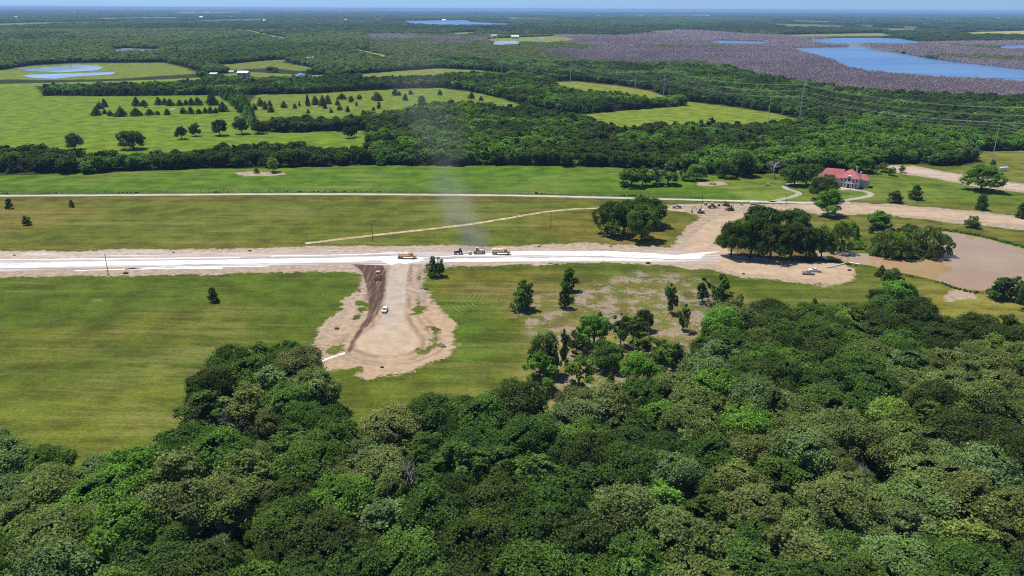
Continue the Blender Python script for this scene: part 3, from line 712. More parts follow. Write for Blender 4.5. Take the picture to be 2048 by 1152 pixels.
def crown_mesh(name, seed, kind, nleaf, size, trunk=None, loose=False):
    v, sh = crown_arrays(seed, kind, nleaf, size, loose)
    f = np.arange(len(v)).reshape(-1, 4); mi = np.zeros(len(f), int)
    if trunk:
        tv, tf = trunk
        f = np.vstack([f, np.asarray(tf) + len(v)]); v = np.vstack([v, tv]); mi = np.r_[mi, np.ones(len(tf), int)]
        sh = np.r_[sh, np.ones(len(tf))]
    return raw_mesh(name, v, f, 4, [leaf_mat, bark_mat] if trunk else [leaf_mat], {"leaf_shade": ('FACE', 'FLOAT', sh)}, mi)
def tube_quads(pts, rs, n=6):
    pts = [Vector(p) for p in pts]; V = []; F = []
    for i, p in enumerate(pts):
        d = (pts[min(i + 1, len(pts) - 1)] - pts[max(i - 1, 0)]).normalized()
        u = d.cross(Vector((.3, 1, 0)) if abs(d.z) > .8 else Vector((0, 0, 1))).normalized(); w = d.cross(u)
        V += [tuple(p + (u * math.cos(2 * PI * j / n) + w * math.sin(2 * PI * j / n)) * rs[i]) for j in range(n)]
    for i in range(len(pts) - 1):
        F += [(i * n + j, i * n + (j + 1) % n, (i + 1) * n + (j + 1) % n, (i + 1) * n + j) for j in range(n)]
    return V, F
def limb_arrays(seed, kind):
    """tapered trunk with limbs, for the crown of the same kind"""
    rng = random.Random(seed); V = []; F = []
    def tube(pts, rs):
        v, f = tube_quads(pts, rs); k = len(V); V.extend(v); F.extend([tuple(i + k for i in q) for q in f])
    top = {'oak': 6.5, 'elm': 9.0, 'bushy': 7.0, 'cedar': 8.0, 'willow': 5.5}[kind]
    fork = {'oak': 2.6, 'elm': 2.4, 'bushy': 1.4, 'cedar': 1.2, 'willow': 1.4}[kind]
    r0 = {'oak': .34, 'elm': .24, 'bushy': .24, 'cedar': .22, 'willow': .3}[kind]
    lean = (rng.uniform(-.4, .4), rng.uniform(-.4, .4))
    tube([(0, 0, -.15), (0, 0, .4), (lean[0] * .5, lean[1] * .5, fork), (lean[0], lean[1], top)], [r0 * 1.4, r0, r0 * .8, r0 * .22])
    spread = {'oak': 3.6, 'elm': 2.0, 'bushy': 2.0, 'cedar': 1.6, 'willow': 3.4}[kind]
    for i in range(6):
        ph = i * 1.05 + rng.uniform(-.3, .3); r = spread * rng.uniform(.7, 1.1); z1 = fork + (top - fork) * rng.uniform(.35, .95)
        zb = fork * rng.uniform(.8, 1.35)
        tube([(lean[0] * .5, lean[1] * .5, zb), (r * .45 * math.cos(ph), r * .45 * math.sin(ph), (zb + z1) * .52), (r * math.cos(ph), r * math.sin(ph), z1)], [r0 * .5, r0 * .32, r0 * .1])
    return np.array(V), F
def trunk_mesh(name, seed, kind):
    v, f = limb_arrays(seed, kind)
    return raw_mesh(name, v, f, 4, bark_mat)
def bare_arrays(seed, H=9.0, spread=4.0, r0=.2, levels=3):
    """leafless branching tree"""
    rng = random.Random(seed); V = []; F = []
    def grow(p, d, L, r, lev):
        mid = p + d * L * .5 + Vector((rng.uniform(-1, 1), rng.uniform(-1, 1), rng.uniform(-.3, .6))) * L * .09
        q = p + d * L + Vector((rng.uniform(-1, 1), rng.uniform(-1, 1), rng.uniform(-.2, .8))) * L * .12
        v, f = tube_quads([p, mid, q], [r, r * .8, r * .5 if lev else r * .2], 5)
        k = len(V); V.extend(v); F.extend([tuple(i + k for i in qq) for qq in f])
        if lev == 0: return
        for i in range(rng.choice((3, 4))):
            ax = Vector((rng.uniform(-1, 1), rng.uniform(-1, 1), rng.uniform(-.1, .8))).normalized()
            nd = (d * .6 + ax * .75).normalized()
            grow(p + (q - p) * rng.uniform(.55, 1.0), nd, L * rng.uniform(.55, .8), r * .52, lev - 1)
    grow(Vector((0, 0, -.1)), Vector((rng.uniform(-.1, .1), rng.uniform(-.1, .1), 1)), H * .38, r0, levels)
    return np.array(V), F

OAK = [crown_mesh("oak_crown", 100 + i, 'oak', 25000, .175) for i in range(9)]
OAK_T = [trunk_mesh("oak_trunk", 200 + i, 'oak') for i in range(5)]
ELM = [crown_mesh("elm_crown", 300 + i, 'elm', 10000, .18) for i in range(6)]
ELM_T = [trunk_mesh("elm_trunk", 320 + i, 'elm') for i in range(4)]
BUSHY = [crown_mesh("bushy_crown", 340 + i, 'bushy', 9500, .20) for i in range(4)]
BUSHY_T = [trunk_mesh("bushy_trunk", 345 + i, 'bushy') for i in range(2)]
CEDAR = [crown_mesh("cedar_crown", 360 + i, 'cedar', 5600, .20) for i in range(5)]
CEDAR_T = [trunk_mesh("cedar_trunk", 370 + i, 'cedar') for i in range(2)]
WILLOW = [crown_mesh("willow_crown", 380 + i, 'willow', 6500, .30) for i in range(4)]
WILLOW_T = [trunk_mesh("willow_trunk", 390 + i, 'willow') for i in range(2)]
SHADE = [crown_mesh("oak_crown", 420 + i, 'oak', 15000, .19, None, True) for i in range(7)]
LOOSE = [crown_mesh("elm_crown", 440 + i, 'elm', 7500, .19, None, True) for i in range(7)]
BUSHL = [crown_mesh("bushy_crown", 460 + i, 'bushy', 7500, .21, None, True) for i in range(6)]
KINDS_T = {'shade': (SHADE, OAK_T, 10.0, 10.2), 'loose': (LOOSE, ELM_T, 7.0, 12.4), 'shrub': (BUSHL, BUSHY_T, 7.2, 10.2), 'oak': (OAK, OAK_T, 10.0, 10.2), 'elm': (ELM, ELM_T, 7.4, 12.4), 'bushy': (BUSHY, BUSHY_T, 7.6, 10.2), 'cedar': (CEDAR, CEDAR_T, 6.6, 9.9), 'willow': (WILLOW, WILLOW_T, 10.4, 8.8)}
DARK, DEEP, MID, OLIVE, BRIGHT, LIME, PALE, BROWN, GREY = (.062, .096, .024), (.074, .128, .028), (.100, .168, .034), (.160, .205, .062), (.125, .235, .038), (.180, .245, .050), (.150, .215, .075), (.140, .115, .075), (.19, .165, .14)
rt = random.Random(7)
def tree(name, label, cat, x, y, kind, width, height, col, group=None, var=None, rz=None):
    crowns, trunks, w0, h0 = KINDS_T[kind]
    t = thing(name, label, cat, (x, y, 0), rt.uniform(0, 6.28) if rz is None else rz, group)
    t.rotation_euler[0] = rt.uniform(-.05, .05); t.rotation_euler[1] = rt.uniform(-.05, .05)
    sx, sz = width / w0, height / h0
    c = put_obj("crown", crowns[rt.randrange(len(crowns)) if var is None else var % len(crowns)], t)
    c.scale = (sx, sx * rt.uniform(.92, 1.08), sz); c.location.z = -0.6 * sz if kind == 'shade' else 0.0; c["leafcol"] = [float(q) for q in col]
    k = put_obj("trunk", trunks[rt.randrange(len(trunks))], t); k.scale = (sx, sx, sz)
    return t
def jit(c, a=.12):
    b = rt.uniform(1 - a, 1 + a)
    return tuple(max(.004, q * b * rt.uniform(1 - a * .5, 1 + a * .5)) for q in c)

# --- trees standing alone or in small clumps: (foot x, foot y, top y, width) in pixels of the photograph, kind, colour, label
SOLO = [
 (872, 553, 511, 34, 'bushy', DEEP, "bushy dark tree beside the white road, right of the stub street"),
 (1046, 619, 558, 46, 'bushy', MID, "broad bushy tree alone in the cleared meadow below the white road"),
 (1137, 582, 537, 34, 'bushy', DEEP, "rear of two dark columnar trees standing close in the cleared meadow"),
 (1129, 616, 567, 27, 'bushy', DARK, "front of two dark columnar trees standing close in the cleared meadow"),
 (1342, 628, 560, 28, 'elm', DEEP, "slender dark tree left of the small tree with a dark round shadow"),
 (1365, 662, 602, 28, 'elm', MID, "small tree on a thin stem over a dark round shadow"),
 (1404, 606, 552, 40, 'elm', DEEP, "round topped tree behind the leafless white tree"),
 (1441, 632, 540, 46, 'elm', MID, "tall leafy tree just right of the leafless white tree"),
 (1478, 619, 584, 19, 'elm', DEEP, "thin small tree at the woods edge right of the leafless tree"),
 (427, 604, 576, 21, 'bushy', DARK, "lone dark shrubby tree in the wide left field"),
 (54, 450, 430, 18, 'bushy', DARK, "lowest of three dark small trees in the brown strip at left"),
 (19, 417, 397, 15, 'bushy', DARK, "small dark tree nearest the left edge in the brown strip"),
 (144, 414, 399, 11, 'bushy', DARK, "narrow dark small tree near the lane at left"),
 (1222, 468, 400, 72, 'oak', DEEP, "dark spreading oak at the left of the clump beside the farm track"),
 (1296, 452, 392, 76, 'oak', DEEP, "tall dark oak at the rear of the clump beside the farm track"),
 (1229, 476, 436, 34, 'elm', MID, "small tree in front of the clump beside the farm track"),
 (1283, 480, 412, 70, 'oak', MID, "large oak at the front of the clump beside the farm track"),
 (1258, 448, 398, 60, 'oak', DEEP, "oak in the middle of the clump beside the farm track"),
 (1262, 373, 331, 50, 'elm', DEEP, "leftmost leafy tree of the clump in the bright green strip"),
 (1285, 371, 326, 40, 'elm', MID, "second tree of the clump in the bright green strip"),
 (1312, 371, 335, 40, 'elm', MID, "third, lower tree of the clump in the bright green strip"),
 (1336, 368, 322, 44, 'elm', MID, "rightmost tree of the clump in the bright green strip"),
 (1365, 359, 335, 14, 'elm', DEEP, "thin sapling just right of the clump in the bright green strip"),
 (1378, 362, 338, 22, 'elm', BRIGHT, "pale green sapling beside the round tree near the brush pile"),
 (1394, 360, 327, 36, 'oak', BRIGHT, "round bright tree between the clump and the brush pile"),
 (1448, 355, 318, 40, 'oak', DEEP, "left of two dark shade trees at the top of the lawn"),
 (1484, 352, 305, 56, 'oak', DEEP, "larger right one of two dark shade trees at the top of the lawn"),
 (1588, 371, 326, 46, 'oak', MID, "left of twin shade trees inside the driveway loop left of the mansion"),
 (1612, 372, 322, 52, 'oak', MID, "right of twin shade trees inside the driveway loop left of the mansion"),
 (1643, 399, 353, 58, 'oak', DARK, "dark dense tree covering the left end of the mansion"),
 (1655, 431, 380, 58, 'oak', BRIGHT, "bright open crowned tree on the near verge of the sandy road"),
 (1790, 405, 380, 28, 'bushy', DEEP, "left of two rounded shrubs on the mansion lawn"),
 (1830, 399, 369, 27, 'bushy', DEEP, "right of two rounded shrubs on the mansion lawn"),
 (1962, 419, 388, 25, 'bushy', DEEP, "shrubby tree alone beyond the sandy road at right"),
 (2044, 436, 406, 26, 'bushy', DARK, "dark shrub cut by the right edge beside the sandy road"),
 (1943, 455, 430, 28, 'bushy', OLIVE, "olive round bush between the sandy road and the pond"),
 (1757, 456, 421, 54, 'bushy', BRIGHT, "wide bright green bush above the pond spit"),
 (1742, 466, 452, 12, 'bushy', DEEP, "tiny dark bush just below the wide bright bush"),
 (1712, 481, 450, 12, 'cedar', DEEP, "narrow pole-like tree between the oak row and the pond spit"),
 (1962, 381, 329, 72, 'oak', BRIGHT, "large bright shade tree beside the pale dirt road at right"),
 (1985, 333, 319, 13, 'bushy', DEEP, "small dark tree at the foot of the slanting steel pole"),
 (1462, 512, 444, 62, 'oak', DARK, "oak at the left end of the dark row by the turning pad"),
 (1500, 516, 440, 70, 'oak', DARK, "second oak from the left in the dark row by the turning pad"),
 (1525, 462, 407, 72, 'oak', DEEP, "oak rising behind the dark row, beside the sandy road"),
 (1540, 519, 440, 72, 'oak', DARK, "third oak from the left in the dark row by the turning pad"),
 (1588, 468, 417, 58, 'oak', DEEP, "oak behind the right half of the dark row by the turning pad"),
 (1580, 517, 448, 62, 'oak', DARK, "fourth oak from the left in the dark row by the turning pad"),
 (1612, 518, 454, 56, 'oak', DARK, "fifth oak from the left in the dark row by the turning pad"),
 (1642, 517, 458, 50, 'oak', DEEP, "rightmost oak of the dark row by the turning pad"),
 (1680, 506, 446, 46, 'willow', LIME, "yellow green willow at the head of the pond inlet"),
 (1700, 470, 440, 24, 'elm', BRIGHT, "small bright tree behind the willow at the pond inlet"),
 (1766, 512, 460, 52, 'willow', OLIVE, "leftmost willow on the pond spit"),
 (1800, 516, 464, 54, 'willow', LIME, "front middle willow on the pond spit"),
 (1816, 494, 448, 54, 'willow', OLIVE, "rear middle willow on the pond spit"),
 (1850, 512, 452, 60, 'willow', OLIVE, "large willow leaning over the right part of the pond spit"),
 (1880, 510, 468, 44, 'willow', LIME, "rightmost willow on the pond spit"),
 (1762, 553, 529, 22, 'cedar', DARK, "dark cedar on the near bank below the pond inlet"),
 (1782, 568, 537, 40, 'oak', DEEP, "dark tree right beside the bank cedar"),
 (1797, 612, 560, 72, 'oak', BRIGHT, "bright broad tree at the woods edge below the pond"),
 (1755, 612, 579, 44, 'oak', DEEP, "dark tree left of the bright broad tree below the pond"),
 (1628, 614, 595, 16, 'cedar', DEEP, "small cedar poking up at the woods edge left of the pond"),
 (2002, 598, 556, 54, 'bushy', DARK, "dark rounded tree on the near pond bank at the right"),
 (2032, 603, 548, 40, 'elm', MID, "taller leafy tree near the right edge on the near pond bank"),
 (2056, 622, 555, 44, 'oak', DEEP, "dark tree cut by the right edge below the pond"),
 (1077, 777, 698, 54, 'elm', BRIGHT, "bright front tree at the left corner of the open grove"),
 (1085, 748, 662, 58, 'oak', DEEP, "dark round tree behind the bright tree at the grove's left corner"),
 (1109, 757, 692, 20, 'elm', DEEP, "thin spindly tree right of the bright tree in the open grove"),
 (1156, 780, 704, 46, 'elm', MID, "slim stemmed tree at the front middle of the open grove"),
 (1130, 737, 648, 20, 'elm', DEEP, "very slender tall tree in the left part of the open grove"),
 (1152, 708, 651, 36, 'elm', DEEP, "dark tree left of the brightest crown in the open grove"),
 (1187, 692, 630, 60, 'oak', BRIGHT, "brightest broad crown at the back of the open grove"),
 (1198, 648, 623, 20, 'cedar', DARK, "dark spiky top behind the brightest crown of the open grove"),
 (1212, 737, 683, 60, 'oak', MID, "broad tree in the centre of the open grove"),
 (1241, 692, 619, 34, 'elm', DEEP, "tall dark tree at the back centre of the open grove"),
 (1266, 682, 628, 40, 'elm', DEEP, "dark rounded tree behind the bright right half of the open grove"),
 (1287, 660, 617, 32, 'oak', DARK, "darkest rear tree at the top right of the open grove"),
 (1291, 718, 664, 60, 'elm', MID, "wide leafy tree in the right half of the open grove"),
 (1272, 768, 707, 62, 'oak', BRIGHT, "wide low bright tree at the front right of the open grove"),
 (1322, 734, 671, 54, 'elm', MID, "leafy tree near the right end of the open grove"),
 (1353, 740, 683, 30, 'elm', DEEP, "lone dark tree at the right end of the open grove"),
 (1322, 770, 730, 38, 'bushy', BRIGHT, "bright bush in front of the right end of the open grove"),
 (1219, 786, 742, 22, 'cedar', DEEP, "small dark cedar at the front edge of the open grove"),
 (1300, 762, 716, 34, 'elm', MID, "tree between the low bright tree and the bright bush"),
 (150, 299, 264, 34, 'oak', OLIVE, "greyish round tree at the left of the upper pasture, by the tree belt"),
 (267, 298, 259, 50, 'oak', DARK, "big dark round tree above the tree belt in the upper pasture"),
 (363, 278, 250, 27, 'oak', DARK, "left of the row of lone trees in the upper pasture"),
 (391, 272, 246, 20, 'oak', DARK, "top heavy small tree second in the row in the upper pasture"),
 (440, 271, 235, 32, 'oak', DARK, "third lone tree of the row in the upper pasture"),
 (484, 268, 236, 31, 'oak', DARK, "fourth lone tree of the row, before the hedgerow's end"),
 (517, 267, 241, 27, 'oak', DARK, "tree at the near end of the slanting cedar hedgerow"),
 (696, 277, 252, 21, 'oak', DARK, "front of two dark trees in the ribbon of pasture above the belt"),
 (710, 274, 249, 18, 'oak', DARK, "rear of two dark trees in the ribbon of pasture above the belt"),
 (547, 344, 316, 26, 'oak', LIME, "yellow green tree on the bare patch before the dark belt"),
 (513, 346, 335, 12, 'bushy', MID, "small bush at the left of the bare patch before the belt"),
 (1745, 347, 325, 26, 'elm', MID, "small tree beside the start of the pale dirt road"),
 (1766, 344, 324, 22, 'elm', OLIVE, "second small tree beside the start of the pale dirt road"),
 (1784, 351, 332, 18, 'elm', MID, "third small tree, nearest the lawn by the pale dirt road"),
 (1803, 345, 328, 16, 'elm', OLIVE, "sapling right of the small trees by the pale dirt road"),
 (1714, 343, 305, 58, 'oak', BRIGHT, "bright tree just behind the right end of the mansion roof"),
 (1676, 336, 308, 48, 'oak', MID, "tree behind the middle of the mansion roof"),
]
for (px, yb, yt, wpx, kind, colr, lb) in SOLO:
    x, y = G(px, yb); dep = proj(x, y)[2]
    h = height_at(px, yb, yt); w = wpx * dep / FPX * (1.14 if 'open grove' in lb else 1.0)
    nm = {'cedar': 'cedar_tree', 'willow': 'willow_tree', 'oak': 'shade_tree', 'elm': 'slender_tree', 'bushy': 'bushy_tree'}[kind]
    grp = None
    for key, gname in (("clump beside the farm track", "oaks in the clump by the farm track"), ("dark row by the turning pad", "oaks in the dark row by the turning pad"), ("open grove", "trees of the open grove"), ("pond spit", "willows on the pond spit"),
                       ("clump in the bright green strip", "trees clumped in the bright green strip"), ("in the upper pasture", "lone trees of the upper pasture"), ("pale dirt road", "trees by the pale dirt road")):
        if key in lb: grp = gname; break
    tree(nm, lb, "tree" if kind != 'bushy' else "bushy tree", x, y, {'oak': 'shade', 'elm': 'loose', 'bushy': 'shrub'}.get(kind, kind), max(w, 1.5), max(h, 1.5), jit(tuple(q * 1.12 for q in colr)), grp)

DEADS = []
def bare_tree(label, px, yb, yt, wpx, seed, name="dead_tree", group=None):
    x, y = G(px, yb); h = height_at(px, yb, yt); dep = proj(x, y)[2]
    v, f = bare_arrays(seed, levels=4, r0=.20)
    v = v.copy(); ext = v[:, 2].max(); wid = np.ptp(v[:, 0])
    me = raw_mesh(name, v * np.array([wpx * dep / FPX / wid, wpx * dep / FPX / wid, h / ext]), f, 4, dead_mat)
    o = put_obj(name, me); o.location = (x, y, 0); DEADS.append((x, y))
    return tag(o, label, "dead tree", group)
bare_tree("leafless white tree among the small trees below the white road", 1411, 641, 583, 40, 5)
bare_tree("bare grey tree standing on the lawn above the mansion drive", 1551, 358, 318, 44, 8)
bare_tree("pale bare branches rising from the near woods at the left", 475, 880, 806, 62, 11)
bare_tree("small bare white crown in the middle of the near woods", 815, 1010, 925, 42, 12)
bare_tree("bare bleached crown in the lower left of the near woods", 455, 1130, 1070, 44, 14)
bare_tree("grey dead crown in the clearing of the right woods", 1712, 985, 920, 44, 15)
bare_tree("pale dead limbs in the upper right woods", 1690, 830, 780, 40, 16)

# --- the cedars ringing the homestead plot in the upper pasture, and those scattered over the middle pasture
GROVE = [('front row', [(130, 345, 110, 240), (225, 330, 60, 270), (290, 350, 75, 285), (415, 355, 140, 245), (585, 350, 140, 255), (740, 340, 110, 265), (825, 340, 70, 290), (935, 338, 80, 265), (1118, 325, 85, 245), (1207, 325, 85, 240), (1297, 325, 75, 265), (1370, 322, 60, 250), (1430, 322, 70, 235), (1490, 320, 60, 250), (1570, 302, 130, 180)]),
         ('back row', [(165, 270, 90, 180), (225, 250, 80, 150), (585, 240, 100, 130), (670, 240, 100, 165), (840, 225, 90, 130), (910, 225, 70, 140), (970, 235, 100, 150), (1080, 235, 85, 165), (1150, 230, 60, 160), (1210, 230, 80, 140), (1290, 228, 110, 135), (1450, 225, 150, 60)])]
ORD = ["first", "second", "third", "fourth", "fifth", "sixth", "seventh", "eighth", "ninth", "tenth", "eleventh", "twelfth", "thirteenth", "fourteenth", "fifteenth", "sixteenth", "seventeenth", "eighteenth", "nineteenth", "twentieth",
       "twenty-first", "twenty-second", "twenty-third", "twenty-fourth", "twenty-fifth", "twenty-sixth", "twenty-seventh", "twenty-eighth", "twenty-ninth", "thirtieth", "thirty-first", "thirty-second", "thirty-third", "thirty-fourth", "thirty-fifth", "thirty-sixth", "thirty-seventh", "thirty-eighth", "thirty-ninth", "fortieth"]
for row, L in GROVE:
    for i, (zx, zy, zw, zt) in enumerate(L):
        px, yb, yt = 170 + zx / 5.689, 170 + zy / 5.689, 170 + zt / 5.689
        x, y = G(px, yb); dep = proj(x, y)[2]
        tree("cedar_tree", f"dark cedar of the homestead plot, {row}, {ORD[i]} from the left", "cedar", x, y, 'cedar', zw / 5.689 * dep / FPX, height_at(px, yb, yt), jit(DARK), "cedars ringing the homestead plot")
MIDP = [(75, 190, 55, 125, 1), (110, 215, 45, 150, 1), (155, 235, 50, 180, 0), (145, 190, 35, 145, 0), (35, 220, 45, 165, 0), (247, 203, 55, 150, 1), (328, 208, 35, 168, 1), (362, 192, 18, 150, 1), (425, 190, 40, 95, 0), (425, 243, 28, 210, 0), (478, 180, 60, 110, 1),
        (530, 190, 60, 105, 1), (570, 175, 55, 105, 1), (550, 210, 30, 170, 0), (640, 185, 40, 140, 1), (672, 140, 70, 95, 0), (655, 220, 45, 175, 1), (715, 235, 35, 185, 0), (740, 160, 45, 115, 2), (800, 140, 45, 105, 2), (830, 255, 40, 215, 0), (935, 150, 75, 85, 2), (900, 145, 30, 115, 0),
        (943, 210, 35, 155, 3), (905, 225, 25, 195, 3), (1060, 112, 55, 60, 2), (1092, 112, 35, 80, 0), (1135, 150, 45, 97, 0), (1175, 105, 40, 72, 3), (1255, 165, 70, 112, 2), (1390, 110, 40, 68, 0), (1620, 135, 48, 80, 1), (1690, 150, 35, 115, 0), (780, 190, 22, 155, 3), (595, 238, 30, 200, 1)]
MIDP.sort()
for i, (zx, zy, zw, zt, c) in enumerate(MIDP):
    px, yb, yt = 500 + zx / 3.657, 160 + zy / 3.657, 160 + zt / 3.657
    x, y = G(px, yb); dep = proj(x, y)[2]
    tree("cedar_tree" if c != 2 else "bushy_tree", f"{('dark', 'brownish', 'leafy green', 'greyish')[c]} small tree of the middle pasture, {ORD[i]} from the left", "cedar" if c != 2 else "bushy tree", x, y, 'cedar' if c in (0, 1) else 'bushy', zw / 3.657 * dep / FPX, height_at(px, yb, yt), jit((DARK, BROWN, MID, GREY)[c]), "small trees of the middle pasture")

# --- the near woods: three hundred of the oaks that show largest, each its own tree
NEAR = GP([(-420, 960), (0, 946), (60, 955), (150, 990), (262, 980), (345, 938), (402, 880), (430, 822), (452, 775), (482, 750), (522, 732), (560, 726), (590, 740), (626, 795), (645, 855),
           (672, 905), (745, 915), (800, 895), (880, 864), (960, 850), (1020, 852), (1100, 856), (1200, 848), (1300, 842), (1395, 800), (1404, 732), (1446, 690), (1500, 668), (1640, 650), (1700, 658), (1760, 658), (1850, 682),
           (1900, 686), (2048, 688), (2300, 700), (2700, 1420), (1024, 1560), (-700, 1420)])
rn = np.random.default_rng(21)
cand = []
lo, hi = NEAR.min(0), NEAR.max(0)
pool = rn.uniform(lo, hi, (90000, 2))
pool = pool[inside(NEAR, pool[:, 0], pool[:, 1])]
radii = np.clip(rn.lognormal(math.log(4.9), .27, len(pool)), 2.9, 8.0)
order = np.argsort(-radii + rn.normal(0, .9, len(pool)))
cx_, cy_, cr_ = [], [], []
for k in order[:26000]:
    x, y, r = pool[k][0], pool[k][1], radii[k]
    if cx_:
        d2 = (np.array(cx_) - x) ** 2 + (np.array(cy_) - y) ** 2
        if np.any(d2 < ((np.array(cr_) + r) * .70) ** 2): continue
    cx_.append(x); cy_.append(y); cr_.append(r)
near = []
for x, y, r in zip(cx_, cy_, cr_):
    if any((x - a_) ** 2 + (y - b_) ** 2 < (r * .8 + 1.5) ** 2 or (abs(x - a_ * (y / b_)) < r * .8 and 0 < b_ - y < 9) for a_, b_ in DEADS): continue
    h = (6.2 + r * .92) * rn.uniform(.88, 1.16)
    u, v, dep = proj(x, y, h * .7)
    near.append((x, y, r, h, u, v, dep))
in_view = [t for t in near if -60 < t[4] < W0 + 60 and t[5] < H0 + 95 and t[6] > 20]
in_view.sort(key=lambda t: -t[2] / t[6])
single = in_view[:300]
picked = set(id(t) for t in single)
rest_near = [t for t in near if id(t) not in picked and t[1] > 40]
def woods_tone(x, y, u, v):
    """species patches: olive and pale crowns at the lower right, dark in the middle, mixed at the left"""
    q = fbm(np.array([x]), np.array([y]), 26, 3, 71)[0] + rn.normal(0, .13)
    right = smooth(1250, 1750, np.array([u]))[0] * smooth(650, 820, np.array([v]))[0]
    left = smooth(700, 250, np.array([u]))[0] * smooth(850, 980, np.array([v]))[0]
    q += .13 * right + .10 * left
    if rn.uniform() < .03: return 'pale', PALE
    if rn.uniform() < .035: return 'yellowish', LIME
    if q < .40: return 'very dark', DARK
    if q < .52: return 'dark', DEEP
    if q < .61: return 'mid green', MID
    if q < .70: return ('olive', OLIVE) if rn.uniform() < .65 else ('bright', BRIGHT)
    return ('olive', OLIVE) if rn.uniform() < .7 else ('pale', PALE)
ROWS = ["nearest", "second", "third", "fourth", "fifth", "sixth", "seventh", "eighth", "ninth", "tenth", "eleventh", "farthest"]
single.sort(key=lambda t: t[1])
per = math.ceil(len(single) / 12)
for ri in range(12):
    row = sorted(single[ri * per:(ri + 1) * per], key=lambda t: t[4])
    for ci, (x, y, r, h, u, v, dep) in enumerate(row):
        tone, colr = woods_tone(x, y, u, v)
        size = "large " if r > 6.2 else "small " if r < 4.3 else ""
        tree("oak_tree", f"{size}{tone} oak of the near woods, {ROWS[ri]} of twelve rows, {ORD[ci]} from the left", "oak", x, y, 'oak' if rn.uniform() < .82 else 'bushy' if rn.uniform() < .3 else 'elm', r * 2.12, h * rn.uniform(.94, 1.1), jit(colr, .13), "oaks of the near woods")

# ------------------------------------------------------------------ woods too many to count: points that carry tree shapes
def loose_object(name, me):
    return bpy.data.objects.new(name, me)
def combo(name, seed, kind, nleaf, size):
    return loose_object(name, crown_mesh(name, seed, kind, nleaf, size, limb_arrays(seed, kind)))
MIDOAK = [combo("wood_tree", 500 + i, 'oak', 1700, .60) for i in range(6)]
MIDELM = [combo("wood_tree", 520 + i, 'elm', 1200, .58) for i in range(3)]
MIDCEDAR = [combo("wood_cedar", 530 + i, 'cedar', 900, .5) for i in range(3)]
def clump_mesh(seed):
    """a knot of crowns for woods seen from kilometres away, 30 m across"""
    rng = np.random.default_rng(seed); V = []; S = []
    for i in range(9):
        ph = i * 2.39996; r = 13 * math.sqrt((i + .5) / 9); h = rng.uniform(7, 12); cr = rng.uniform(3.8, 5.6)
        n = 46
        d = unit(rng, n, .5); d[:, 2] = np.abs(d[:, 2])
        P = np.array([r * math.cos(ph), r * math.sin(ph), h - cr * .8]) + d * np.array([cr, cr, cr * .8]) * rng.uniform(.85, 1.05, (n, 1))
        V.append(leaf_quads(P, d + rng.normal(size=d.shape) * .25, rng.uniform(1.1, 2.0, n), rng)); S.append(np.full(n, rng.uniform(.72, 1.3)) * rng.uniform(.8, 1.2, n))
        P2 = P.copy(); P2[:, 2] *= rng.uniform(.2, .7, n)
        V.append(leaf_quads(P2[:20], d[:20], np.full(20, 1.6), rng)); S.append(np.full(20, .9))
    v = np.concatenate(V); s = np.concatenate(S)
    return raw_mesh("wood_clump", v, np.arange(len(v)).reshape(-1, 4), 4, leaf_mat, {"leaf_shade": ('FACE', 'FLOAT', s)})
CLUMP = [loose_object("wood_clump", clump_mesh(560 + i)) for i in range(4)]
def timber_mesh(seed):
    """a knot of drowned leafless trunks with fine twigs, 14 m across"""
    rng = np.random.default_rng(seed); V = []; F = []; S = []
    for i in range(7):
        ph = i * 2.39996; r = 6.5 * math.sqrt((i + .5) / 7); h = rng.uniform(5.5, 10.5)
        x, y = r * math.cos(ph), r * math.sin(ph)
        tv, tf = tube_quads([(x, y, -.2), (x + rng.uniform(-.3, .3), y + rng.uniform(-.3, .3), h * .6), (x + rng.uniform(-.7, .7), y, h)], [.22, .15, .05], 4)
        k = sum(len(q) for q in V); V.append(np.array(tv)); F += [tuple(j + k for j in q) for q in tf]; S += [1.5] * len(tf)
        n = 60
        P = np.stack([x + rng.normal(0, 1.6, n), y + rng.normal(0, 1.5, n), h * rng.uniform(.3, 1.0, n)], 1)
        d = rng.normal(size=(n, 3)) * np.array([1, 1, .35])
        lv = leaf_quads(P, d, rng.uniform(.22, .5, n), rng, 2.6, (0, 0, 1))
        k = sum(len(q) for q in V); V.append(lv); F += [tuple(k + 4 * j + c for c in range(4)) for j in range(n)]; S += list(rng.uniform(.6, 1.25, n))
    return raw_mesh("drowned_timber", np.concatenate(V), np.array(F), 4, timber_mat, {"leaf_shade": ('FACE', 'FLOAT', np.array(S))})
TIMBER = [loose_object("drowned_timber", timber_mesh(590 + i)) for i in range(4)]

